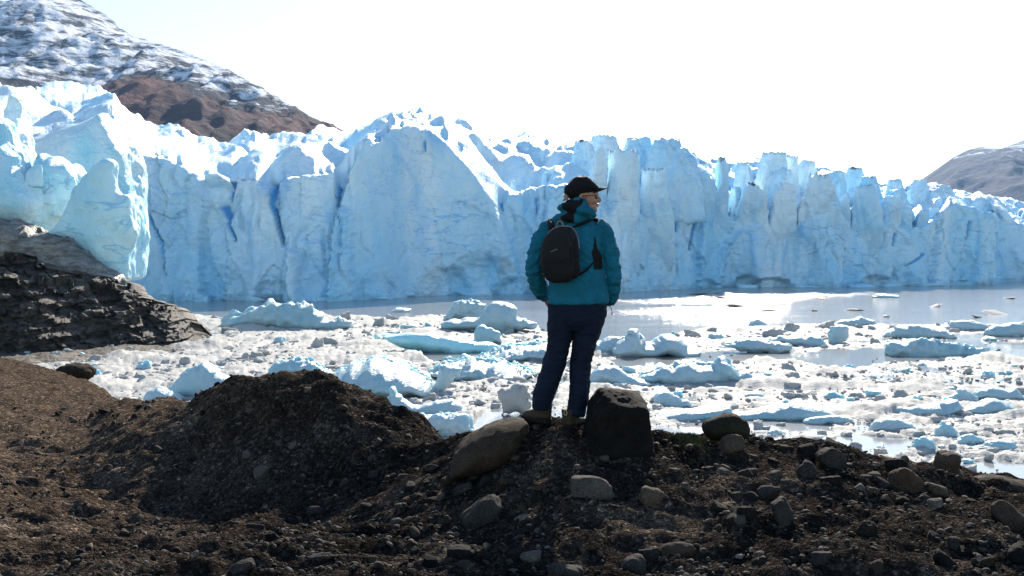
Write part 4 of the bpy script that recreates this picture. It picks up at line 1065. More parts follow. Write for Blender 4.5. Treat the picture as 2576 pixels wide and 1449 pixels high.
# a few pieces stranded on the stony shelf under the outcrop
for i, (px, py) in enumerate(sorted([(66, 902), (92, 900), (150, 894), (172, 896), (188, 890), (232, 885), (256, 882), (278, 884), (302, 880), (332, 878), (416, 868), (442, 866), (206, 899), (140, 904)])):
    Y = water_Y(py)
    o = link('ice_chunk', chunk_me[i % 14]); w = r.uniform(7, 15) / FPX * Y
    o.location = ((px - CX) / FPX * Y, Y, 0.45); o.scale = (w, w * 0.8, w * r.uniform(0.4, 0.75)); o.rotation_euler = (0.1, 0.1, r.uniform(0, 6.28))
    tag(o, _ordw[i] + ' stranded white ice lump from the left on the shelf under the outcrop', 'ice chunk', 'ice lumps stranded on the shelf')
# ------------------------------------------------------------------ stones on the moraine
YR = np.concatenate([np.arange(4.6, 12.5, 0.02), np.arange(12.5, 34, 0.1)])
def ray_ground(px, py):
    X = (px - CX) / FPX * YR
    g = ground_z(X, YR, fine=False); z = CAM_H - (py - HY) / FPX * YR
    hit = np.where(z <= g)[0]
    if len(hit): return float(YR[hit[0]])
    near = YR < 13 if px > 450 else YR < 30
    return float(YR[near][np.argmin((z - g)[near])])

def stone(px, py, wpx, hpx, mt, label=None, group=None, seed=0, tilt=0.0, ang=0.08, npl=9, Y=None, name='stone', cat='stone', sub=4, deep=0.85, sink=0.15, lo=0.75, rough=0.05):
    """px,py = centre of the stone in the picture"""
    if Y is None: Y = ray_ground(px, py + hpx * 0.40)
    w, h = wpx / FPX * Y, hpx / FPX * Y
    P, F = rock_shape(seed, sub, npl, ang, rough, lo)
    P = P / np.abs(P).max(0)
    c, s_ = math.cos(tilt), math.sin(tilt)
    P = P * (w / 2, (w + h) / 4 * deep, h / 2)
    P = np.c_[P[:, 0] * c - P[:, 2] * s_, P[:, 1], P[:, 0] * s_ + P[:, 2] * c]
    me = mesh_np(name, P, F)
    o = link(name, me, M[mt])
    X = (px - CX) / FPX * Y
    o.location = (X, Y + (w + h) / 4 * deep * 0.35, CAM_H - (py - HY) / FPX * Y)
    return tag(o, label, cat, group)

M['rock_tan'] = rock_mat('tan_boulder', (0.024, 0.018, 0.0135), (0.060, 0.044, 0.032), scale=3, bumpd=0.015)
M['rock_moss'] = rock_mat('mossy_boulder', (0.013, 0.013, 0.011), (0.03, 0.027, 0.02), (0.022, 0.024, 0.012), scale=3)
M['rock_warm'] = rock_mat('warm_stone', (0.05, 0.038, 0.028), (0.11, 0.085, 0.064), scale=3)
# boulders with their own outline
def boulder(label, poly, Y, thick, mt, edge, seed, rough=0.012, vox=0.016, facet=0.03, skew=0.0, name='boulder'):
    me, c = outline_solid(name, poly, Y, thick, vox, rough=rough, rscale=0.12, edge=edge, seed=seed, facet=facet, skew=skew, smooth_it=3)
    o = link(name, me, M[mt]); o.location = c
    return tag(o, label, 'boulder')
boulder('large tan boulder embedded in the crest left of the boots', [(1132, 1200), (1136, 1170), (1144, 1140), (1160, 1116), (1185, 1096), (1215, 1079), (1250, 1069), (1300, 1062), (1322, 1068), (1326, 1088), (1312, 1115), (1296, 1150), (1262, 1175), (1215, 1188), (1180, 1198)], 7.85, 0.62, 'rock_tan', 0.22, 1, skew=0.35)
# the dark square boulder: flat-topped block, its top tilted a little towards the camera
_D, _F = ico(5)
_pl = [((-1, -0.05, 0.10), 1.0), ((1, -0.05, 0.05), 1.0), ((0.05, -1, 0.06), 0.95), ((0, 1, 0), 1.0), ((0.10, -0.36, 0.93), 0.84), ((0.08, 0.05, 1), 0.97), ((0, 0, -1), 1.0), ((-0.80, -0.1, 0.58), 1.03), ((0.75, -0.05, 0.62), 1.08), ((0.45, -0.1, 0.88), 1.0), ((0.7, -0.72, 0.1), 1.22), ((-0.75, -0.65, 0.0), 1.25), ((-0.35, -0.45, 0.8), 1.02)]
_P = poly_solid(_D, _pl, 0.034)
_P = _P * (1 + fbm(_P * 2.2, 3, 5) * 0.045 + fbm(_P * 8, 3, 6) * 0.014 - 0.03 * np.clip(0.3 - worley(_P * 2.6, 3), 0, 1))[:, None]
_P = _P * (0.205, 0.19, 0.222)
_P[:, 0] *= 1 + 0.10 * np.clip(-_P[:, 2] / 0.23, -0.5, 1)
o = link('boulder', mesh_np('boulder', _P, _F), M['rock_dark'])
o.location = at(1557, 1062, 7.78)
tag(o, 'dark square boulder standing right of the boots', 'boulder')
boulder('upright angular boulder on the crest at the right', [(2348, 1205), (2356, 1180), (2360, 1150), (2366, 1138), (2384, 1136), (2408, 1144), (2412, 1156), (2408, 1175), (2424, 1198), (2430, 1218), (2390, 1226)], 8.3, 0.22, 'rock_brown', 0.06, 3, vox=0.010)
boulder('rounded dark boulder propped on the crest', [(1772, 1082), (1776, 1068), (1800, 1054), (1826, 1045), (1850, 1047), (1872, 1060), (1884, 1076), (1880, 1096), (1860, 1104), (1820, 1106), (1784, 1100)], 8.25, 0.26, 'rock_moss', 0.1, 4, vox=0.010)
boulder('long low tan rock at the right picture edge', [(2424, 1224), (2440, 1206), (2470, 1198), (2510, 1196), (2560, 1212), (2620, 1226), (2660, 1250), (2600, 1262), (2480, 1250)], 8.4, 0.35, 'rock_tan', 0.12, 5, vox=0.014)
boulder('flat topped brown rock on the top of the dark mound', [(740, 986), (752, 972), (768, 958), (790, 950), (804, 954), (812, 970), (818, 990)], 10.75, 0.30, 'rock_brown', 0.08, 6, vox=0.012)
boulder('big smooth brown boulder on the shore beyond the left slope', [(128, 950), (140, 932), (160, 920), (190, 914), (220, 918), (236, 932), (234, 944), (215, 956), (180, 962)], 26.0, 0.9, 'rock_tan', 0.35, 7, vox=0.035, rough=0.03)

HAND = [  # cx, cy, w, h, material, tilt, angularity, label
 (1488, 1235, 112, 74, 'rock_pale', 0.1, 0.16, 'large pale rounded stone in the shadow below the square boulder'),
 (1637, 1257, 76, 58, 'rock_warm', -0.3, 0.2, 'egg shaped tan stone right of the large pale stone'),
 (1217, 1295, 120, 72, 'rock_grey', 0.75, 0.16, 'long grey stone lying on a slant below the tan boulder'),
 (1336, 1404, 60, 36, 'rock_pale', 0.05, 0.16, 'speckled pale stone near the bottom below the boots'),
 (1423, 1444, 92, 48, 'rock_grey', 0.0, 0.18, 'rounded stone cut by the bottom edge below the boots'),
 (1600, 1426, 64, 62, 'rock_grey', -0.4, 0.16, 'smooth oval stone standing at the bottom edge'),
 (1634, 1399, 54, 42, 'rock_grey', 0.2, 0.1, 'grey stone leaning on the oval one at the bottom'),
 (1708, 1388, 98, 44, 'rock_brown', -0.05, 0.08, 'wide flat brown stone near the bottom right of centre'),
 (1157, 1398, 66, 52, 'rock_dark', 0.0, 0.16, 'dark round stone with lit top near the bottom'),
 (1315, 1308, 44, 30, 'rock_pale', 0.1, 0.08, 'small whitish broken stone left of the shadow'),
 (1108, 1254, 30, 32, 'rock_warm', 0.5, 0.08, 'small tan block left of the slanting long stone'),
 (1009, 1275, 34, 20, 'rock_warm', 0.2, 0.15, 'small tan oval stone in the rubble left of centre'),
 (1095, 1287, 46, 26, 'rock_grey', 0.3, 0.12, 'flat grey stone tilted among the rubble'),
 (1048, 1256, 38, 28, 'rock_dark', 0.2, 0.14, 'dark egg shaped stone above the flat tilted one'),
 (969, 1365, 48, 32, 'rock_grey', 0.1, 0.1, 'blocky grey stone on the lit gravel left of centre'),
 (1166, 1233, 52, 32, 'rock_grey', 0.25, 0.14, 'oval stone at the foot of the tan boulder'),
 (1085, 1180, 40, 26, 'rock_grey', 0.2, 0.1, 'grey stone where the dark mound meets the crest'),
 (1018, 1201, 40, 20, 'rock_grey', 0.1, 0.12, 'flat grey stone at the right foot of the mound'),
 (1295, 1156, 36, 20, 'rock_brown', 0.1, 0.14, 'brownish stone beside the right end of the tan boulder'),
 (1840, 1122, 74, 52, 'rock_warm', 0.25, 0.09, 'tan wedge stone leaning below the propped dark boulder'),
 (2092, 1156, 80, 66, 'rock_grey', -0.2, 0.16, 'rounded grey boulder half buried in the right crest'),
 (2027, 1138, 48, 42, 'rock_dark', 0.1, 0.08, 'dark angular stone left of the half buried boulder'),
 (2101, 1120, 56, 26, 'rock_brown', -0.45, 0.08, 'slanting flat slab on top of the half buried boulder'),
 (2037, 1188, 62, 46, 'rock_grey', -0.6, 0.12, 'bluish slanted stone below the dark angular stone'),
 (1928, 1241, 74, 48, 'rock_grey', 0.05, 0.12, 'grey rounded block on the right slope'),
 (1972, 1294, 56, 72, 'rock_grey', 0.5, 0.13, 'tall grey stone propped below the grey rounded block'),
 (1880, 1294, 56, 42, 'rock_dark', 0.1, 0.14, 'dark stone left of the tall grey stone'),
 (1854, 1254, 28, 34, 'rock_grey', 0.2, 0.16, 'small upright oval stone on the right slope'),
 (2182, 1205, 40, 22, 'rock_grey', 0.0, 0.16, 'flat oval stone right of the half buried boulder'),
 (2226, 1224, 46, 30, 'rock_grey', -0.5, 0.16, 'dark oval stone slanting beside the big brown boulder'),
 (2287, 1220, 100, 66, 'rock_brown', -0.6, 0.13, 'big brown boulder slanting down to the right'),
 (2361, 1239, 78, 36, 'rock_warm', -0.35, 0.1, 'flat tan stone touching the big slanting boulder'),
 (2258, 1171, 60, 32, 'rock_dark', 0.0, 0.1, 'dark low rock behind the big slanting boulder'),
 (2550, 1312, 120, 64, 'rock_brown', -0.75, 0.14, 'long brown boulder sliding at the right picture edge'),
 (2358, 1274, 40, 36, 'rock_pale', 0.1, 0.16, 'speckled round stone under the flat tan stone'),
 (2402, 1375, 38, 44, 'rock_grey', 0.1, 0.12, 'grey upright stone low on the right slope'),
 (2378, 1420, 72, 46, 'rock_dark', -0.75, 0.14, 'dark smooth stone slanting near the bottom right'),
 (2180, 1335, 58, 48, 'rock_dark', 0.4, 0.1, 'dark stone with a sunlit rim mid right slope'),
 (2070, 1410, 54, 44, 'rock_grey', 0.1, 0.12, 'mossy grey stone near the bottom right of centre'),
 (1916, 1401, 42, 28, 'rock_warm', 0.2, 0.14, 'small tan stone near the bottom edge'),
 (2015, 1346, 24, 14, 'rock_pale', 0.0, 0.1, 'small whitish stone on the lit gravel'),
 (2075, 1364, 32, 20, 'rock_pale', -0.5, 0.08, 'small pale triangular stone on the lit gravel'),
 (1762, 1442, 44, 26, 'rock_grey', 0.1, 0.08, 'angular stone cut by the bottom edge'),
 (2198, 1241, 42, 28, 'rock_brown', -0.2, 0.1, 'brown stone left of the big slanting boulder'),
 (2162, 1233, 32, 26, 'rock_pale', 0.3, 0.06, 'broken stone with a pale fresh face'),
 (1925, 1209, 34, 14, 'rock_grey', -0.2, 0.14, 'thin flat stone above the grey rounded block'),
 (1890, 1190, 38, 22, 'rock_grey', 0.0, 0.15, 'rounded stone below the tan wedge stone'),
 (1787, 1184, 32, 20, 'rock_dark', 0.1, 0.12, 'dark stone left below the tan wedge stone'),
 (2093, 1213, 54, 30, 'rock_dark', 0.1, 0.14, 'dark stone under the half buried boulder'),
 (2570, 1402, 66, 60, 'rock_dark', 0.5, 0.14, 'dark boulder in the bottom right corner'),
 (656, 1193, 44, 42, 'rock_pale', 0.05, 0.07, 'pale squared block on the shaded face of the dark mound'),
 (654, 1226, 48, 24, 'rock_grey', -0.2, 0.12, 'grey stone directly under the pale squared block'),
 (662, 968, 16, 10, 'rock_dark', 0.0, 0.08, 'small dark stone on the skyline of the dark mound'),
 (607, 1432, 64, 44, 'rock_grey', 0.4, 0.07, 'angular grey stone at the bottom left of centre'),
 (780, 1360, 44, 30, 'rock_brown', 0.3, 0.12, 'brown round stone on the gravel in front of the mound'),
 (792, 1286, 46, 24, 'rock_grey', 0.1, 0.14, 'grey stone at the right foot of the mound shadow'),
 (826, 1263, 26, 24, 'rock_warm', 0.2, 0.08, 'small upright tan stone at the mound foot'),
 (642, 1329, 46, 24, 'rock_grey', -0.1, 0.12, 'stone on the edge of the mound shadow'),
 (797, 1406, 48, 22, 'rock_grey', 0.2, 0.08, 'flat grey slab near the bottom left of centre'),
 (619, 1142, 26, 24, 'rock_pale', 0.3, 0.09, 'small pale wedge stone on the mound above the squared block'),
 (702, 1120, 20, 24, 'rock_warm', 0.3, 0.12, 'small tan stone in the cluster on the mound'),
 (738, 1121, 26, 22, 'rock_pale', 0.1, 0.07, 'small whitish angular stone in the cluster on the mound'),
 (602, 1067, 20, 12, 'rock_pale', 0.0, 0.12, 'small pale stone near the top of the mound'),
 (775, 982, 22, 18, 'rock_pale', 0.0, 0.07, 'bright flat faced stone under the summit rock of the mound'),
 (725, 985, 18, 18, 'rock_warm', 0.0, 0.12, 'small tan knob left of the summit rock'),
 (817, 1017, 16, 18, 'rock_warm', 0.0, 0.12, 'small tan stone on the right shoulder of the mound'),
 (706, 1177, 16, 20, 'rock_grey', 0.0, 0.1, 'small bluish stone right of the pale squared block'),
 (436, 1278, 18, 14, 'rock_grey', 0.0, 0.12, 'small grey stone in the dark hollow left of the mound'),
 (375, 1170, 16, 14, 'rock_pale', 0.0, 0.12, 'small pale stone on the left flank of the mound'),
 (237, 1086, 22, 16, 'rock_warm', 0.0, 0.08, 'small block on the open left slope'),
 (263, 1038, 34, 20, 'rock_dark', 0.0, 0.1, 'dark stone below the saddle on the left slope'),
 (160, 1030, 20, 12, 'rock_warm', 0.0, 0.12, 'small lit stone high on the left slope'),
 (90, 1310, 24, 16, 'rock_dark', 0.0, 0.12, 'dark stone beside the sandy patch at left'),
 (250, 1395, 30, 18, 'rock_grey', 0.2, 0.08, 'grey stone row member at the bottom left, larger one'),
]
for i, (cx, cy, w, h, mt, tilt, ang, lab) in enumerate(HAND):
    stone(cx, cy, w, h, mt, lab, seed=300 + i, tilt=tilt, ang=ang * 0.75, npl=8 if ang > 0.12 else 11, lo=0.78 if ang > 0.12 else 0.66)

# further stones, alike within their stretch of ground
r = np.random.default_rng(91)
ST_ZONES = [((-20, 420), (960, 1440), 40, (10, 26), 'small stone scattered on the open brown slope at the left', 'stones on the left slope'),
            ((420, 1000), (1010, 1310), 62, (11, 30), 'small stone stuck in the shaded face of the dark mound', 'stones in the dark mound'),
            ((560, 1130), (1310, 1445), 38, (14, 36), 'small stone in the gravel in front of the dark mound', 'stones in front of the mound'),
            ((900, 1320), (1200, 1445), 64, (18, 50), 'rounded stone in the rubble below the tan boulder', 'stones below the tan boulder'),
            ((1330, 1800), (1110, 1445), 30, (12, 32), 'small stone in the shadowed gravel below the person', 'stones below the person'),
            ((1760, 2560), (1125, 1445), 78, (16, 46), 'rounded stone on the sunlit right slope of the moraine', 'stones on the right slope')]
st_me = []
for k in range(16):
    P_, F_ = rock_shape(7000 + k, 3 if k < 8 else 4, 8, 0.09 if k % 2 else 0.15, 0.04, 0.72)
    me = mesh_np('stone', P_ / np.abs(P_).max(0), F_); st_me.append(me)
    me.materials.append(M[('rock_grey', 'rock_dark', 'rock_warm', 'rock_grey', 'rock_brown', 'rock_grey', 'rock_pale', 'rock_grey')[k % 8]])
for (xa, xb), (ya, yb), n, (slo, shi), lab, grp in ST_ZONES:
    c = 0
    while c < n:
        px, py = r.uniform(xa, xb), r.uniform(ya, yb)
        Y = ray_ground(px, py)
        zg = float(ground_z(np.array([(px - CX) / FPX * Y]), np.array([Y]), False)[0])
        if abs(CAM_H - (py - HY) / FPX * Y - zg) > 0.06: continue
        c += 1
        w = slo * (shi / slo) ** (r.uniform() ** 1.5) / FPX * Y * 0.5
        o = link('stone', st_me[int(r.integers(0, 16))])
        h = w * r.uniform(0.5, 0.85)
        o.location = ((px - CX) / FPX * Y, Y, zg + h * 0.35)
        o.scale = (w, w * r.uniform(0.7, 1.0), h); o.rotation_euler = (r.normal(0, 0.3), r.normal(0, 0.3), r.uniform(0, 6.28))
        tag(o, lab, 'stone', grp)

# pebbles and clods, uncountable
def pebbles(n, sub, slo, shi, seeds, Ymin=5.0, Ymax=14.0, clump=0.0):
    px = r.uniform(-200, 2760, n)
    u = r.uniform(size=n)
    Y = 1 / (1 / Ymin + u * (1 / Ymax - 1 / Ymin))
    X = (px - CX) / FPX * Y
    k = fbm(np.c_[X * 1.5, Y * 1.5, X * 0], 3, 44)
    keep = r.uniform(size=n) < np.clip(0.55 + k * 0.9, 0.12, 1)
    # the open left slope is finer
    keep &= (X > -1.9 - 0.12 * Y) | (r.uniform(size=n) < 0.55)
    X, Y = X[keep], Y[keep]; n = len(X)
    z = ground_z(X, Y)
    sz = slo * (shi / slo) ** (r.uniform(size=n) ** 1.9) / FPX * Y * 0.5
    which = r.integers(0, len(seeds), n)
    Vs, Fs, off = [], [], 0
    for s_ in range(len(seeds)):
        P0, F0 = rock_shape(seeds[s_], sub, 7, 0.12, 0.03)
        i_ = np.where(which == s_)[0]
        a = r.uniform(0, 6.28, len(i_)); c, s__ = np.cos(a), np.sin(a)
        sx = sz[i_] * r.uniform(0.8, 1.25, len(i_)); sy = sz[i_] * r.uniform(0.6, 1.0, len(i_)); sz_ = sz[i_] * r.uniform(0.45, 0.9, len(i_))
        x0 = P0[None, :, 0] * sx[:, None]; y0 = P0[None, :, 1] * sy[:, None]; z0 = P0[None, :, 2] * sz_[:, None] + r.normal(0, 0.35, len(i_))[:, None] * x0
        V = np.stack([x0 * c[:, None] - y0 * s__[:, None] + X[i_][:, None], x0 * s__[:, None] + y0 * c[:, None] + Y[i_][:, None], z0 + (z[i_] + sz_ * 0.3)[:, None]], -1).reshape(-1, 3)
        Fs.append((F0[None] + (np.arange(len(i_)) * len(P0))[:, None, None]).reshape(-1, 3) + off); Vs.append(V); off += len(V)
    return np.concatenate(Vs), np.concatenate(Fs)
m, nt, b = mat('pebbles')
p = geo_pos(nt)
pc = ramp(nt, noise_node(nt, p, 14, 2, 0.5), [(0.30, (0.008, 0.0075, 0.0072)), (0.46, (0.022, 0.019, 0.0165)), (0.60, (0.075, 0.060, 0.048)), (0.72, (0.20, 0.172, 0.145))])
pc = mixc(nt, 0.5, pc, ramp(nt, noise_node(nt, p, 160, 3, 0.6), [(0.35, (0.5, 0.5, 0.5)), (0.65, (1.3, 1.3, 1.3))]), 'MULTIPLY')
lk(nt, pc, b.inputs['Base Color']); b.inputs['Roughness'].default_value = 0.85; b.inputs['Specular IOR Level'].default_value = 0.08
M['pebbles'] = m
Va, Fa = pebbles(25000, 1, 3.8, 12, list(range(8000, 8010)))
Vb, Fb = pebbles(5600, 2, 9, 26, list(range(8020, 8034)))
o = link('pebbles', mesh_np('pebbles', np.concatenate([Va, Vb]), np.concatenate([Fa, Fb + len(Va)])), M['pebbles'])
tag(o, 'countless small pebbles and clods covering the moraine', kind='stuff')

# a little patch of moss and grass on the crest beside the propped boulder
m, nt, b = mat('moss'); lk(nt, ramp(nt, noise_node(nt, geo_pos(nt), 40, 3), [(0.3, (0.018, 0.030, 0.006)), (0.7, (0.06, 0.075, 0.016))]), b.inputs['Base Color']); b.inputs['Roughness'].default_value = 0.9
M['moss'] = m
n = 1500
px = r.normal(1738, 22, n); Y = np.clip(8.15 + r.normal(0, 0.13, n), 7.8, 8.4)
X = (px - CX) / FPX * Y; z = ground_z(X, Y)
a = r.uniform(0, 6.28, n); hgt_ = r.uniform(0.008, 0.024, n); w_ = 0.0035
P0 = np.c_[X + np.cos(a) * w_, Y + np.sin(a) * w_, z - 0.003]; P1 = np.c_[X - np.cos(a) * w_, Y - np.sin(a) * w_, z - 0.003]; P2 = np.c_[X + r.normal(0, 0.008, n), Y + r.normal(0, 0.008, n), z + hgt_]
V = np.stack([P0, P1, P2], 1).reshape(-1, 3)
o = link('moss', mesh_np('moss', V, np.arange(3 * n).reshape(-1, 3)), M['moss'])
tag(o, 'small green patch of moss on the crest left of the propped boulder', kind='stuff')
# ------------------------------------------------------------------ the person
PY0 = 8.05
FT = at(1425, 1068, PY0)
person = empty('person', FT)
tag(person, 'person in teal hooded jacket, navy trousers and black cap looking right over the lake', 'person')
MPX = PY0 / FPX
def W(px, py, dy=0.0):
    p_ = at(px, py, PY0); p_[1] += dy
    return p_ - FT
def loft(path, radii, nseg=20, flat=1.0, up=(0, 1, 0)):
    """closed tube along path; radii: r or (r_across, r_along_up)"""
    path = np.array(path, float); n = len(path); V = []
    tang = np.gradient(path, axis=0)
    for i in range(n):
        t_ = tang[i] / (np.linalg.norm(tang[i]) + 1e-9)
        u = np.array(up, float); u = u - t_ * (u @ t_); u /= np.linalg.norm(u) + 1e-9
        v = np.cross(t_, u)
        ra, rb = radii[i] if isinstance(radii[i], (tuple, list)) else (radii[i], radii[i] * flat)
        for k in range(nseg):
            a = 2 * math.pi * k / nseg
            V.append(path[i] + v * ra * math.cos(a) + u * rb * math.sin(a))
    V = np.array(V)
    F = [list(f) for f in grid_faces(n, nseg, True)]
    V = np.concatenate([V, path[:1], path[-1:]])
    c0, c1 = n * nseg, n * nseg + 1
    F += [[(k + 1) % nseg, k, c0] for k in range(nseg)] + [[(n - 1) * nseg + k, (n - 1) * nseg + (k + 1) % nseg, c1] for k in range(nseg)]
    return V, F
def smooth_path(path, radii, m_=4):
    """Catmull-Rom refinement of a path and its radii"""
    P = np.array(path, float); Rr = np.array([x if isinstance(x, (tuple, list)) else (x, x) for x in radii], float)
    A = np.c_[P, Rr]; A = np.vstack([2 * A[0] - A[1], A, 2 * A[-1] - A[-2]])
    out = []
    for i in range(1, len(A) - 2):
        for k in range(m_):
            t_ = k / m_
            out.append(0.5 * ((2 * A[i]) + (-A[i - 1] + A[i + 1]) * t_ + (2 * A[i - 1] - 5 * A[i] + 4 * A[i + 1] - A[i + 2]) * t_ ** 2 + (-A[i - 1] + 3 * A[i] - 3 * A[i + 1] + A[i + 2]) * t_ ** 3))
    out.append(A[-2]); out = np.array(out)
    return out[:, :3], [tuple(q) for q in out[:, 3:]]
def limb(path, radii, nseg=20, m_=4, up=(0, 1, 0)):
    p_, r_ = smooth_path(path, radii, m_)
    return loft(p_, r_, nseg, up=up)
def ellip(c, rad, rot=None, sub=3):
    D, F = ico(sub); P = D * np.array(rad, float)
    if rot is not None: P = P @ np.array(rot).T
    return P + np.array(c, float), [list(f) for f in F]
def join(pieces):
    Vs, Fs, off = [], [], 0
    for V, F in pieces:
        Vs.append(np.asarray(V)); Fs += [[i + off for i in f] for f in F]; off += len(V)
    return np.concatenate(Vs), Fs
def part(name, me, matn, parent):
    o = link(name, me, matn, parent)
    return o
def fab_mat(name, col, scale=220, rough=0.85, sheen=0.0, var=0.25, bumpd=0.002):
    m, nt, b = mat(name)
    p = obj_pos(nt)
    n1 = noise_node(nt, p, 9, 4, 0.6)
    c = mixc(nt, 1.0, col, ramp(nt, n1, [(0.3, (1 - var,) * 3), (0.7, (1 + var,) * 3)]), 'MULTIPLY')
    lk(nt, c, b.inputs['Base Color']); b.inputs['Roughness'].default_value = rough
    b.inputs['Specular IOR Level'].default_value = 0.25
    b.inputs['Sheen Weight'].default_value = sheen
    h = math_n(nt, 'ADD', math_n(nt, 'MULTIPLY', noise_node(nt, p, scale, 2, 0.5), 0.25), noise_node(nt, obj_pos(nt, (1, 1, 1.8)), 16, 4, 0.6, 0.5))
    bump(nt, b, h, 0.8, bumpd * 4)
    return m
M['jacket'] = fab_mat('teal_shell_fabric', (0.003, 0.118, 0.19))
M['black'] = fab_mat('black_fabric', (0.005, 0.0055, 0.0065))
M['navy'] = fab_mat('navy_trouser_fabric', (0.0022, 0.008, 0.023))
M['packcloth'] = fab_mat('charcoal_pack_fabric', (0.0115, 0.013, 0.015), var=0.15)
M['packcloth2'] = fab_mat('charcoal_pocket_fabric', (0.0085, 0.0095, 0.011), var=0.15)
M['grey_web'] = fab_mat('grey_webbing', (0.20, 0.185, 0.175), rough=0.8)
M['boot'] = fab_mat('brown_boot_leather', (0.038, 0.027, 0.017), rough=0.7, bumpd=0.003)
M['sole'] = fab_mat('dark_rubber', (0.010, 0.009, 0.008), rough=0.8)
M['loop'] = fab_mat('cream_loop', (0.42, 0.36, 0.24))
M['hairc'] = fab_mat('blond_hair', (0.40, 0.27, 0.15), rough=0.5)
M['redc'] = fab_mat('red_cord_end', (0.35, 0.03, 0.025))
m, nt, b = mat('skin')
b.inputs['Base Color'].default_value = (0.34, 0.17, 0.115, 1); b.inputs['Roughness'].default_value = 0.5
b.inputs['Subsurface Weight'].default_value = 0.15; b.inputs['Subsurface Radius'].default_value = (1, 0.35, 0.2); b.inputs['Subsurface Scale'].default_value = 0.01
M['skin'] = m
m, nt, b = mat('lip'); b.inputs['Base Color'].default_value = (0.36, 0.07, 0.06, 1); b.inputs['Roughness'].default_value = 0.4; M['lip'] = m
m, nt, b = mat('dark_lens'); b.inputs['Base Color'].default_value = (0.008, 0.009, 0.012, 1); b.inputs['Roughness'].default_value = 0.08; M['lens'] = m

# --- body: one continuous skin, mostly under the clothes; the head is turned to the right
def hand(wrist, d, n, side):
    """palm and five bent fingers; d = direction of the fingers, n = palm normal"""
    d = np.array(d, float); d /= np.linalg.norm(d); n = np.array(n, float); n -= d * (n @ d); n /= np.linalg.norm(n)
    s_ = np.cross(d, n) * side; w_ = np.array(wrist, float); out = []
    out.append(limb([w_ - d * 0.03, w_ + d * 0.02, w_ + d * 0.06, w_ + d * 0.09], [(0.024, 0.019), (0.032, 0.017), (0.040, 0.015), (0.038, 0.012)], 14, 3, up=n))
    for k, L in enumerate((0.068, 0.078, 0.073, 0.058)):
        b0 = w_ + d * 0.082 + s_ * (0.029 - 0.0195 * k)
        q1 = b0 + d * L * 0.42 + n * 0.004; q2 = q1 + (d * 0.75 + n * 0.65) * L * 0.33; q3 = q2 + (d * 0.35 + n * 0.93) * L * 0.28
        out.append(limb([b0 - d * 0.015, b0, q1, q2, q3], [0.009, 0.009, 0.0085, 0.008, 0.0065], 10, 3, up=s_))
    t0 = w_ + d * 0.025 + s_ * 0.026
    out.append(limb([t0, t0 + (d * 0.6 + s_ * 0.7) * 0.03, t0 + (d * 0.85 + s_ * 0.45) * 0.058, t0 + (d * 0.9 + n * 0.3 + s_ * 0.25) * 0.08], [0.012, 0.011, 0.009, 0.007], 10, 3, up=n))
    return out
hc = W(1464, 487, 0.0)                      # head centre
pieces = [ellip(W(1460, 478, 0), (0.097, 0.076, 0.098)), ellip(W(1482, 497, 0.0), (0.064, 0.064, 0.088)), ellip(W(1484, 520, 0.0), (0.050, 0.050, 0.044)),
          ellip(W(1495, 529, 0.0), (0.021, 0.024, 0.019)), ellip(W(1493, 488, 0), (0.036, 0.058, 0.026)),            # chin, brow
          limb([W(1501, 489, 0), W(1506, 498, 0), W(1509.5, 504, 0), W(1503, 507, 0)], [0.009, 0.010, 0.0115, 0.009], 10, 3),   # nose
          ellip(W(1505, 505.5, -0.010), (0.009, 0.008, 0.007)), ellip(W(1505, 505.5, 0.010), (0.009, 0.008, 0.007)),
          ellip(W(1501.5, 516.0, 0), (0.013, 0.022, 0.010)), ellip(W(1490, 506, -0.040), (0.026, 0.018, 0.022)), ellip(W(1490, 506, 0.040), (0.026, 0.018, 0.022)),
          ellip(W(1460, 499, -0.070), (0.014, 0.010, 0.030)), ellip(W(1460, 499, 0.070), (0.014, 0.010, 0.030)),
          limb([W(1468, 520, 0.005), W(1460, 545, 0), W(1452, 570, 0)], [(0.056, 0.058), (0.058, 0.06), (0.07, 0.07)], 20),
          limb([W(1450, 560, 0), W(1448, 600, 0), W(1448, 660, 0), W(1452, 720, 0), W(1453, 775, 0), W(1453, 815, 0)], [(0.13, 0.07), (0.165, 0.10), (0.15, 0.10), (0.145, 0.10), (0.16, 0.115), (0.14, 0.11)], 24),
          limb([W(1385, 578, 0), W(1352, 635, 0), W(1348, 688, 0.04), W(1372, 742, 0.15), W(1384, 768, 0.20)], [0.045, 0.042, 0.038, 0.030, 0.024]),
          limb([W(1508, 578, 0), W(1531, 635, 0), W(1541, 690, 0.03), W(1534, 745, 0.11), W(1526, 768, 0.15)], [0.045, 0.042, 0.038, 0.030, 0.024]),
          limb([W(1415, 800, 0), W(1407, 853, 0), W(1398, 905, -0.01), W(1374, 988, 0), W(1367, 1030, 0.012), W(1369, 1046, 0.015)], [0.070, 0.062, 0.050, 0.040, 0.024, 0.020]),
          limb([W(1486, 800, 0), W(1471, 861, 0), W(1463, 905, -0.01), W(1455, 990, -0.03), W(1441, 1040, -0.055), W(1433, 1056, -0.06)], [0.070, 0.062, 0.050, 0.040, 0.024, 0.020]),
          limb([W(1368, 1046, 0.015), W(1352, 1052, 0.07), W(1336, 1054, 0.105)], [(0.020, 0.018), (0.020, 0.015), (0.014, 0.010)], 14, 3),
          limb([W(1434, 1058, -0.05), W(1444, 1064, 0.0), W(1452, 1066, 0.045)], [(0.020, 0.018), (0.020, 0.015), (0.014, 0.010)], 14, 3)]
pieces += hand(W(1384, 768, 0.20), (0.25, 0.35, -0.9), (0.9, -0.2, 0.2), 1)
pieces += hand(W(1526, 768, 0.15), (-0.12, 0.30, -0.9), (-0.9, -0.2, 0.1), -1)
V, F = join(pieces)
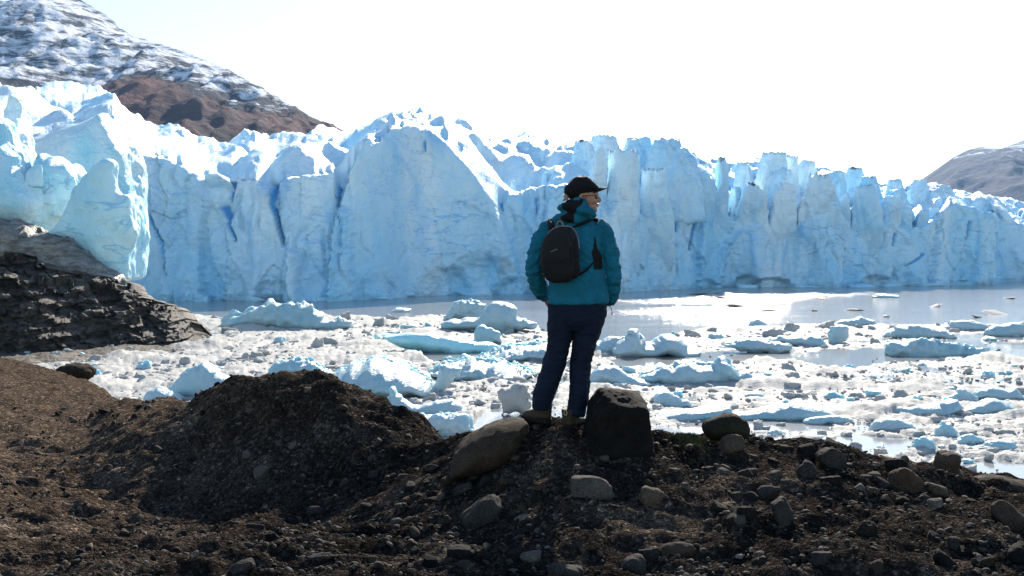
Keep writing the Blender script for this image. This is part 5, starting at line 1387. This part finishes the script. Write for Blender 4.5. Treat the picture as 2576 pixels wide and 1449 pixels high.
me = remeshed('body', V, F, 0.0042, 2, 0.5)
body = part('body', me, M['skin'], person)
dm = body.modifiers.new('d', 'DECIMATE'); dm.ratio = 0.18
me2 = evaluated(body); body.modifiers.clear(); body.data = me2
me2.materials.clear(); me2.materials.append(M['skin'])
V, F = join([limb([W(1500, 514.0, -0.020), W(1505.2, 513.8, -0.006), W(1505.6, 513.8, 0.0), W(1505.2, 513.8, 0.006), W(1500, 514.0, 0.020)], [0.003, 0.0045, 0.004, 0.0045, 0.003], 8, 3, up=(0, 0, 1)),
             limb([W(1500, 517.6, -0.019), W(1504.4, 518, -0.006), W(1504.8, 518, 0.0), W(1504.4, 518, 0.006), W(1500, 517.6, 0.019)], [0.003, 0.005, 0.0055, 0.005, 0.003], 8, 3, up=(0, 0, 1))])
part('lips', remeshed('lips', V, F, 0.0015, 1), M['lip'], person)

# --- trousers
V, F = join([limb([W(1453, 752, 0), W(1452, 775, 0), W(1450, 805, 0.005), W(1446, 828, 0.01)], [(0.198, 0.135), (0.206, 0.142), (0.198, 0.142), (0.140, 0.11)], 30),
             limb([W(1416, 785, 0), W(1411, 815, 0), W(1407, 853, 0), W(1402, 881, 0), W(1393, 920, -0.005), W(1369, 988, 0.0), W(1364, 1010, 0.0), W(1364, 1028, 0.003)], [(0.100, 0.125), (0.092, 0.12), (0.080, 0.105), (0.073, 0.095), (0.076, 0.09), (0.072, 0.082), (0.068, 0.078), (0.066, 0.072)], 26),
             limb([W(1486, 785, 0), W(1480, 812, 0), W(1471, 858, 0), W(1463, 902, -0.005), W(1459, 930, -0.01), W(1457, 990, -0.03), W(1450, 1026, -0.045), W(1448, 1043, -0.05)], [(0.108, 0.125), (0.100, 0.12), (0.083, 0.105), (0.071, 0.092), (0.069, 0.086), (0.068, 0.080), (0.064, 0.074), (0.061, 0.07)], 26)])
me = remeshed('trousers', V, F, 0.0078, 4, 0.6)
V, N = me_arrays(me)
fold = 0.0065 * ridged(V * np.array([7, 7, 24]) + 0.8 * noise3(V * 5, 3)[:, None], 2, 5) * np.clip(1.1 - np.abs((V[:, 2] - 0.50)) * 1.6, 0.35, 1) + 0.005 * fbm(V * 14, 3, 8)
set_co(me, V + N * fold[:, None])
trousers = part('trousers', me, M['navy'], person)

# --- jacket
V, F = join([limb([W(1453, 764, 0), W(1453, 750, 0), W(1453, 725, 0), W(1453, 700, 0), W(1449, 655, 0), W(1447, 610, 0), W(1446, 585, 0.0), W(1447, 566, 0), W(1449, 553, 0), W(1452, 540, 0)],
                  [(0.209, 0.154), (0.210, 0.156), (0.202, 0.154), (0.193, 0.148), (0.182, 0.14), (0.190, 0.136), (0.194, 0.128), (0.180, 0.105), (0.140, 0.085), (0.09, 0.08)], 36),
             limb([W(1392, 566, 0), W(1372, 585, 0), W(1354, 628, 0), W(1346, 672, 0.01), W(1350, 702, 0.05), W(1364, 730, 0.13), W(1374, 748, 0.19)], [0.055, 0.057, 0.055, 0.054, 0.053, 0.048, 0.043], 22),
             limb([W(1500, 565, 0), W(1516, 584, 0), W(1529, 628, 0), W(1540, 676, 0.01), W(1541, 705, 0.03), W(1538, 738, 0.08), W(1533, 760, 0.13)], [0.055, 0.057, 0.055, 0.054, 0.053, 0.048, 0.042], 22)])
me = remeshed('jacket', V, F, 0.0076, 3, 0.55)
V, N = me_arrays(me)
arm = np.clip((np.abs(V[:, 0] - 0.065) - 0.19) * 14, 0, 1)
q = V * np.array([9, 9, 16]); q[:, 2] += 5 * np.abs(V[:, 0] - 0.065)
fold = 0.0095 * ridged(q + 0.9 * noise3(V * 6, 3)[:, None], 3, 15) * (0.4 + 0.9 * arm) + 0.007 * fbm(V * 10, 3, 18)
# pull lines running from the pack to the right armpit
dg = (V[:, 2] - 1.15) + 0.75 * (V[:, 0] - 0.1)
fold += 0.004 * np.sin(dg * 120 + 3 * noise3(V * 8, 9)) * np.exp(-((V[:, 0] - 0.12) / 0.07) ** 2 - ((V[:, 2] - 1.12) / 0.12) ** 2) * (V[:, 1] < 0)
set_co(me, V + N * fold[:, None])
jacket = part('jacket', me, M['jacket'], person)

def patch(name, src, poly_px, matn, parent, offs=0.003, back=True):
    """panel sewn onto a garment: copies the faces that lie inside the outline (seen from behind) and lifts them"""
    Vs, Ns = me_arrays(src)
    poly = np.array([W(x, y)[[0, 2]] for x, y in poly_px])
    ins = (poly_dist(Vs[:, [0, 2]], poly) > 0) & ((Ns[:, 1] < 0.25) if back else True)
    idx = -np.ones(len(Vs), int); keep = np.where(ins)[0]; idx[keep] = np.arange(len(keep))
    F = [[idx[i] for i in p_.vertices] for p_ in src.polygons if all(ins[i] for i in p_.vertices)]
    F3 = []
    for f in F:
        F3.append(f[:3]); 
        if len(f) == 4: F3.append([f[0], f[2], f[3]])
    if not F3: return None
    return part(name, mesh_np(name, Vs[keep] + Ns[keep] * offs, F3), matn, parent)
patch('side_panel', me, [(1491, 588), (1497, 602), (1500, 622), (1512, 642), (1514, 668), (1512, 680), (1490, 680), (1488, 655), (1484, 634), (1490, 618)], M['black'], jacket)
# cuff of each sleeve, shoulder badge, hem drawcord with red toggle
V, F = loft([W(1514, 570, -0.058), W(1524, 592, -0.05)], [(0.010, 0.003), (0.010, 0.003)], 8)
V, F = limb([W(1519, 574, -0.045), W(1524, 584, -0.050), W(1531, 599, -0.048)], [(0.008, 0.004), (0.011, 0.005), (0.008, 0.004)], 10)
part('sleeve_tab', mesh_np('sleeve_tab', V, [f if len(f) == 3 else f[:3] for f in F] + [[f[0], f[2], f[3]] for f in F if len(f) == 4]), M['black'], jacket)
def tri(F):
    return [list(f) if len(f) == 3 else list(f[:3]) for f in F] + [[f[0], f[2], f[3]] for f in F if len(f) == 4]
def tube_part(name, path, rad, matn, parent, nseg=8, m_=4, up=(0, 1, 0)):
    V, F = limb(path, rad if isinstance(rad, list) else [rad] * len(path), nseg, m_, up)
    return part(name, mesh_np(name, V, tri(F)), matn, parent)
cord = tube_part('drawcord', [W(1530, 763, 0.02), W(1535, 772, 0.0), W(1538, 777, 0.0), W(1539.5, 786, 0.0)], 0.0022, M['black'], jacket)
tube_part('cord_end', [W(1539.5, 784, 0), W(1539.5, 788, 0), W(1539.5, 793, 0)], [0.003, 0.0045, 0.003], M['redc'], cord)
tube_part('zip_pull', [W(1519, 688, -0.03), W(1523, 694, -0.03), W(1525, 700, -0.02)], [(0.004, 0.002), (0.005, 0.002), (0.003, 0.002)], M['grey_web'], jacket)

# --- hood, bunched behind the neck
HOOD = [(1393, 562), (1395, 549), (1408, 538), (1406, 524), (1411, 512), (1426, 504), (1448, 501), (1466, 503), (1482, 515), (1492, 530), (1497, 545), (1490, 554), (1466, 560), (1440, 566), (1412, 570)]
me, c = outline_solid('hood', HOOD, PY0 - 0.035, 0.26, 0.0065, rough=0.006, rscale=0.05, edge=0.07, seed=3, smooth_it=4)
V, N = me_arrays(me); V = V + c - FT
fold = 0.012 * np.sin((V[:, 2] - 1.40) * 75 + 5 * (V[:, 0] - 0.05) * 3 + 2.0 * noise3(V * 9, 4)) + 0.006 * fbm(V * 16, 3, 6)
set_co(me, V + N * fold[:, None])
hood = part('hood', me, M['jacket'], jacket)
patch('hood_panel', me, [(1410, 526), (1410, 512), (1426, 503), (1467, 500), (1463, 515), (1449, 528), (1443, 542), (1442, 562), (1420, 560), (1400, 548), (1416, 541), (1424, 537)], M['black'], hood, 0.002)

# --- cap
CROWN = [(1419, 484), (1420, 470), (1428, 463), (1436, 457), (1442, 449), (1449, 444.5), (1475, 443.5), (1486, 450), (1497, 461), (1505, 470), (1504, 482), (1486, 488), (1470, 494), (1455, 502), (1436, 501), (1425, 493)]
me, c = outline_solid('cap', CROWN, PY0, 0.185, 0.005, edge=0.075, seed=5, smooth_it=3)
V, N = me_arrays(me); V = V + c - FT
V[:, 1] = np.sign(V[:, 1]) * np.abs(V[:, 1])
set_co(me, V + N * (0.0015 * fbm(V * 30, 2, 3))[:, None])
cap = part('cap', me, M['black'], person)
nb, na = 17, 10
bv = []
for lay in (0, 1):
    for i in range(na):
        for j in range(nb):
            bb = -1 + 2 * j / (nb - 1); aa = i / (na - 1)
            x_ = 0.078 * aa * (1 - 0.75 * bb ** 2) + 0.030 * (1 - bb ** 2) - 0.012
            p0 = W(1494, 469.5, 0)
            bv.append(p0 + np.array([x_ + 0.0, bb * 0.074 * (1 - 0.12 * aa), -0.034 * bb ** 2 - 0.008 * aa - 0.003 * lay - 0.016 * (1 - aa) * bb ** 2]))
F = []
n1_ = na * nb
for i in range(na - 1):
    for j in range(nb - 1):
        q = [i * nb + j, i * nb + j + 1, (i + 1) * nb + j + 1, (i + 1) * nb + j]
        F.append(q); F.append([n1_ + k for k in q[::-1]])
rim_ = [(na - 1) * nb + j for j in range(nb)]
for j in range(nb - 1): F.append([rim_[j], rim_[j + 1], n1_ + rim_[j + 1], n1_ + rim_[j]])
part('brim', mesh_np('brim', np.array(bv), F), M['black'], cap)
V, F = ellip(W(1466, 443.2, 0), (0.008, 0.008, 0.005), sub=2)
part('button', mesh_np('button', V, F), M['black'], cap)
tube_part('back_strap', [W(1424, 492, -0.03), W(1421, 494, 0.0), W(1424, 492, 0.03)], [(0.004, 0.006)] * 3, M['black'], cap)

# --- hair under the cap: a blond tuft at the back, short hair at the temple
r = np.random.default_rng(5)
pieces = []
for k in range(26):
    p0 = W(1428 + r.uniform(-4, 6), 494 + r.uniform(-3, 3), r.uniform(-0.04, 0.02)); d = np.array([-r.uniform(0.012, 0.034), r.uniform(-0.02, 0.01), -r.uniform(0.004, 0.036)])
    pieces.append(limb([p0, p0 + d * 0.5 + (0, 0, 0.004), p0 + d], [0.0055, 0.004, 0.0012], 6, 2))
V, F = join(pieces); part('hair_tuft', mesh_np('hair_tuft', V, tri(F)), M['hairc'], person); pieces = []
for k in range(14):
    p0 = W(1470 + r.uniform(-8, 8), 489 + r.uniform(-2, 2), -0.070 + r.uniform(-0.004, 0.004)); d = np.array([r.uniform(-0.03, 0.0), r.uniform(-0.004, 0.002), -r.uniform(0.012, 0.032)])
    pieces.append(limb([p0, p0 + d * 0.5, p0 + d], [0.004, 0.003, 0.001], 6, 2))
V, F = join(pieces)
part('temple_hair', mesh_np('temple_hair', V, tri(F)), M['hairc'], person)

# --- sunglasses
gl = part('sunglasses', None, None, person) if False else empty('sunglasses'); gl.parent = person
for sgn in (-1, 1):
    D, F = ico(3); P = D * (0.006, 0.026, 0.020)
    P[:, 0] -= 9.0 * P[:, 1] ** 2
    a = 0.55 * sgn; ca, sa = math.cos(a), math.sin(a)
    P = np.c_[P[:, 0] * ca - P[:, 1] * sa, P[:, 0] * sa + P[:, 1] * ca, P[:, 2]]
    part('lens', mesh_np('lens', P + W(1501, 494.5, sgn * 0.034), F), M['lens'], gl)
    tube_part('temple_arm', [W(1496, 492, sgn * 0.060), W(1482, 493, sgn * 0.073), W(1466, 494, sgn * 0.078), W(1459, 499, sgn * 0.076)], [(0.002, 0.004)] * 4, M['lens'], gl)
tube_part('bridge', [W(1504, 491.5, -0.012), W(1506.5, 490.5, 0), W(1504, 491.5, 0.012)], 0.0022, M['lens'], gl)

# --- boots
def boot(heel, toe, label):
    e = empty('boot'); e.parent = person
    h, t_ = np.array(heel, float), np.array(toe, float); d = t_ - h; d[2] = 0; L = np.linalg.norm(d); d /= L; s_ = np.cross((0, 0, 1), d)
    z = np.array((0, 0, 1.0))
    def Q(a, l, hh): return h + d * a * L + s_ * l + z * hh
    V, F = join([limb([Q(0.02, 0, 0.055), Q(0.3, 0, 0.06), Q(0.6, 0, 0.052), Q(0.85, 0, 0.044), Q(0.99, 0, 0.036)], [(0.036, 0.036), (0.040, 0.045), (0.046, 0.040), (0.045, 0.034), (0.026, 0.020)], 18, 4, up=z),
                 limb([Q(0.18, 0, 0.04), Q(0.18, 0, 0.09), Q(0.17, 0, 0.145)], [(0.052, 0.048), (0.054, 0.050), (0.058, 0.054)], 18, 3, up=s_)])
    me = remeshed('upper', V, F, 0.005, 3)
    V, N = me_arrays(me); set_co(me, V + N * (0.002 * ridged(V * 30, 2, 4))[:, None])
    part('upper', me, M['boot'], e)
    out = [(-0.06, 0.0), (-0.03, 0.032), (0.12, 0.043), (0.35, 0.040), (0.62, 0.050), (0.85, 0.047), (0.98, 0.030), (1.05, 0.0)]
    ol = [(a, w_) for a, w_ in out] + [(a, -w_) for a, w_ in out[-2:0:-1]]
    n = len(ol)
    V = [Q(a, l, 0.0) for a, l in ol] + [Q(a, l * 1.04, 0.018) for a, l in ol] + [Q(a, l * 0.98, 0.034 + 0.014 * max(0, a - 0.8)) for a, l in ol]
    F = [list(range(n - 1, -1, -1)), [2 * n + i for i in range(n)]]
    for k in (0, 1):
        F += [[k * n + i, k * n + (i + 1) % n, (k + 1) * n + (i + 1) % n, (k + 1) * n + i] for i in range(n)]
    part('sole', remeshed('sole', np.array(V), F, 0.0055, 2), M['sole'], e)
    c = Q(-0.07, 0, 0.125)
    ring = [c + s_ * 0.0 + d * (0.014 * math.cos(a)) * 0.4 + s_ * 0.014 * math.cos(a) + z * 0.017 * math.sin(a) for a in np.linspace(0, 2 * math.pi, 13)]
    tube_part('pull_loop', ring, 0.0038, M['loop'], e, 8, 2, up=d)
    tube_part('toe_cap', [Q(0.86, -0.044, 0.036), Q(1.0, -0.025, 0.038), Q(1.04, 0, 0.038), Q(1.0, 0.025, 0.038), Q(0.86, 0.044, 0.036)], [(0.008, 0.012)] * 5, M['sole'], e, 8, 3, up=z)
    return e
boot(W(1380, 1066, 0.0), W(1319, 1064, 0.15), 'left')
boot(W(1424, 1078, -0.09), W(1468, 1076, 0.12), 'right')
for o_, q_ in ((0, 0),): pass

# ------------------------------------------------------------------ backpack (worn, a thing of its own)
pack = empty('backpack', FT)
tag(pack, 'charcoal daypack with grey zip piping worn on the person\'s back', 'backpack')
PACK = [(1373, 592), (1381, 582), (1392, 575), (1409, 571), (1428, 571.5), (1441, 579), (1449, 594), (1453, 615), (1455, 640), (1456, 662), (1461, 680), (1452, 697), (1430, 709), (1410, 712), (1392, 711.5), (1374, 703), (1363, 682), (1357.5, 658), (1359, 632), (1365, 608)]
me, c = outline_solid('shell', PACK, PY0 - 0.215, 0.17, 0.006, edge=0.075, seed=9, smooth_it=4, rough=0.002, rscale=0.06)
V, N = me_arrays(me); V = V + c - FT
front = V[:, 1] < -0.2
xx = V[:, 0] - W(1430, 640)[0]; seam = np.exp(-((xx + 0.0 + 0.06 * (V[:, 2] - 1.2)) / 0.006) ** 2)
ribs = 0.0022 * np.sin((V[:, 0] + 0.25 * (V[:, 2] - 1.2)) * 330) * np.exp(-((V[:, 0] - W(1385, 620)[0]) / 0.035) ** 2 - ((V[:, 2] - W(1385, 610)[2]) / 0.09) ** 2)
V += N * ((-0.007 * seam + ribs + 0.003 * fbm(V * 12, 3, 4)) * front)[:, None]
set_co(me, V)
shell = part('shell', me, M['packcloth'], pack)
def pack_panel(name, poly, offs, matn):
    return patch(name, me, poly, matn, shell, offs)
pack_panel('front_pocket', [(1366, 640), (1372, 652), (1404, 656), (1426, 650), (1427, 690), (1420, 706), (1395, 708), (1376, 700), (1366, 680)], 0.004, M['packcloth2'])
pack_panel('side_gusset', [(1436, 600), (1446, 600), (1452, 640), (1454, 676), (1446, 696), (1436, 700), (1437, 650)], 0.0025, M['black'])
tube_part('pocket_zip', [W(1367, 641, -0.262), W(1375, 651, -0.285), W(1404, 655, -0.303), W(1425, 649, -0.298)], 0.0022, M['black'], shell, 6, 4)
tube_part('main_seam', [W(1433, 580, -0.262), W(1432, 610, -0.289), W(1431, 650, -0.296), W(1432, 690, -0.283)], 0.0022, M['black'], shell, 6, 4)
top_arc = [(1371, 600), (1376, 589), (1384, 580.5), (1395, 574.5), (1410, 571.5), (1427, 572), (1439, 578.5), (1447, 593), (1451, 612), (1452, 626)]
tube_part('zip_piping', [W(x, y, -0.262 + 0.02 * abs(k - 4.5) / 4.5) for k, (x, y) in enumerate(top_arc)], 0.0034, M['grey_web'], pack, 8, 4)
tube_part('grab_handle', [W(1397, 574, -0.20), W(1398, 566, -0.20), W(1402, 559, -0.20), W(1408, 559, -0.20), W(1412, 565, -0.20), W(1414, 573, -0.20)], [(0.0055, 0.003)] * 6, M['grey_web'], pack, 8, 4)
tube_part('shoulder_strap', [W(1388, 585, -0.150), W(1385, 570, -0.120), W(1385, 556, -0.04), W(1387, 556, 0.05), W(1392, 575, 0.130), W(1392, 620, 0.165), W(1388, 660, 0.12), W(1368, 690, -0.02), W(1372, 695, -0.14)], [(0.022, 0.006)] * 9, M['black'], pack, 10, 5, up=(0, 1, 0.2))
tube_part('shoulder_strap', [W(1424, 577, -0.165), W(1448, 570, -0.145), W(1474, 560, -0.105), W(1494, 551, -0.02), W(1500, 558, 0.08), W(1500, 600, 0.155), W(1502, 640, 0.14), W(1500, 655, 0.02), W(1488, 662, -0.13), W(1470, 680, -0.165), W(1452, 690, -0.18)], [(0.010, 0.006), (0.013, 0.006), (0.016, 0.007), (0.020, 0.007), (0.022, 0.007), (0.022, 0.007), (0.016, 0.006), (0.012, 0.005), (0.012, 0.005), (0.014, 0.005), (0.016, 0.006)], M['black'], pack, 10, 5, up=(0, 0.5, 0.8))
# row of tiny stitched letters, too small to read, and a daisy of lash tabs on the seam
Vs = []; Fs = []
for k in range(7):
    a = k / 6
    p0 = W(1382.5 + 14 * a, 633.2 - 5.4 * a, -0.3025)
    hx, hz = 0.0020, 0.0036
    i0 = len(Vs)
    for dy_ in (-0.0012, 0.004):
        Vs += [p0 + (-hx, dy_, -hz), p0 + (hx, dy_, -hz + 0.001), p0 + (hx, dy_, hz + 0.001), p0 + (-hx, dy_, hz)]
    Fs += [[i0, i0 + 1, i0 + 2, i0 + 3]] + [[i0 + j, i0 + 4 + j, i0 + 4 + (j + 1) % 4, i0 + (j + 1) % 4] for j in range(4)]
part('stitched_mark', mesh_np('stitched_mark', np.array(Vs), Fs, False), M['grey_web'], shell)
for k in range(4):
    V, F = ellip(W(1425.5 + 2.2 * k, 604 + 6.0 * k, -0.292), (0.0022, 0.002, 0.0035), sub=2)
    part('lash_tab', mesh_np('lash_tab', V, F), M['grey_web'], shell)
# ------------------------------------------------------------------ air: thin blue haze that veils the mountains
hm = bpy.data.materials.new('haze'); hm.use_nodes = True
nt = hm.node_tree
nt.nodes.remove(nt.nodes['Principled BSDF'])
pv = nt.nodes.new('ShaderNodeVolumePrincipled')
pv.inputs['Color'].default_value = (0.35, 0.62, 1.0, 1)
pv.inputs['Density'].default_value = 0.000035
pv.inputs['Anisotropy'].default_value = 0.0
nt.links.new(pv.outputs[0], nt.nodes['Material Output'].inputs['Volume'])
bx0, bx1 = np.array([-9500, -60, -4.0]), np.array([9500, 11500, 1400.0])
c8 = np.array([[(bx1 if i & 1 else bx0)[0], (bx1 if i & 2 else bx0)[1], (bx1 if i & 4 else bx0)[2]] for i in range(8)])
o = link('haze', mesh_np('haze', c8, [[0, 2, 3, 1], [4, 5, 7, 6], [0, 1, 5, 4], [2, 6, 7, 3], [0, 4, 6, 2], [1, 3, 7, 5]], False), hm)
tag(o, 'thin bluish haze in the air over the lake', kind='stuff')
# ------------------------------------------------------------------ labels that single out each of the many alike stones and chunks
def _short(lab):
    w = lab.split(); stop = {'in', 'below', 'right', 'left', 'near', 'with', 'on', 'at', 'beside', 'cut', 'leaning', 'standing', 'behind', 'embedded', 'propped', 'directly', 'just', 'and', 'where', 'from', 'under', 'above', 'poking', 'drifting', 'touching', 'between', 'alone', 'over', 'among', 'lying', 'half', 'of', 'nearest', 'tapering', 'slanting', 'floating', 'tilted', 'second', 'sliding', 'low'}
    out = []
    for i, q in enumerate(w):
        if i > 1 and q in stop: break
        out.append(q)
    return ' '.join(out)
def _screen(o):
    x, y, z = o.location
    return CX + x / y * FPX, HY - (z - CAM_H) / y * FPX
_tops = [o for o in bpy.data.objects if o.parent is None and 'label' in o.keys() and 'category' in o.keys()]
_cnt = {}
for o in _tops: _cnt[o['label']] = _cnt.get(o['label'], 0) + 1
_fam = lambda o: 'stone' if o['category'] in ('stone', 'boulder') else 'ice'
_anch = {'stone': [], 'ice': []}
_sc = {}
for o in _tops:
    if _cnt[o['label']] == 1 and o['category'] in ('stone', 'boulder', 'iceberg', 'ice floe'):
        s_ = _short(o['label']); _sc[(_fam(o), s_)] = _sc.get((_fam(o), s_), 0) + 1
for o in _tops:
    if _cnt[o['label']] == 1 and o['category'] in ('stone', 'boulder', 'iceberg', 'ice floe'):
        s_ = _short(o['label'])
        if _sc[(_fam(o), s_)] == 1 and 2 <= len(s_.split()) <= 7: _anch[_fam(o)].append((s_, _screen(o)))
_colw = {'grey_rock': 'grey', 'dark_rock': 'dark', 'warm_stone': 'tan', 'brown_rock': 'brown', 'pale_rock': 'pale', 'floe_ice': 'white', 'berg_ice': 'bluish'}
_want = {}
_foot = sorted([o for o in _tops if o['category'] == 'ice block'], key=lambda o: _screen(o)[0])
_ord = ['', 'second ', 'third ', 'fourth ', 'fifth ', 'sixth ', 'seventh ', 'eighth ', 'ninth ', 'tenth ', 'eleventh ', 'twelfth ', 'thirteenth ', 'fourteenth ', 'fifteenth ', 'sixteenth ']
for i, o in enumerate(_foot):
    o['label'] = (_ord[i] or 'first ') + 'heap of fallen blue ice from the left along the glacier foot'
for o in _tops:
    if _cnt.get(o['label'], 1) < 2 or o['category'] not in ('stone', 'ice chunk'): continue
    f = _fam(o); px, py = _screen(o)
    wpx = 2 * o.scale[0] / o.location[1] * FPX
    if f == 'stone': size = 'tiny' if wpx < 15 else 'small' if wpx < 24 else 'medium'
    else: size = 'small' if wpx < 28 else 'large'
    if 'sliver' in o['label']: kind, size = 'ice sliver', 'thin'
    elif f == 'stone': kind = 'stone'
    else: kind = 'ice chunk'
    a = min(_anch[f], key=lambda q: (q[1][0] - px) ** 2 + (1.6 * (q[1][1] - py)) ** 2)
    dx, dy = px - a[1][0], py - a[1][1]
    dr = ('right of' if dx > 0 else 'left of') if abs(dx) > 1.4 * abs(dy) else ('below' if dy > 0 else 'above')
    col = _colw.get(o.data.materials[0].name, 'grey')
    _want.setdefault((size, col, kind, dr, a[0]), []).append((math.hypot(dx, dy), o))
for (size, col, kind, dr, a), L in _want.items():
    L.sort(key=lambda q: q[0])
    for i, (d_, o) in enumerate(L):
        pre = '' if len(L) == 1 else _ord[min(i, 15)] + 'nearest '
        o['label'] = f'{pre}{size} {col} {kind} {dr} the {a}'
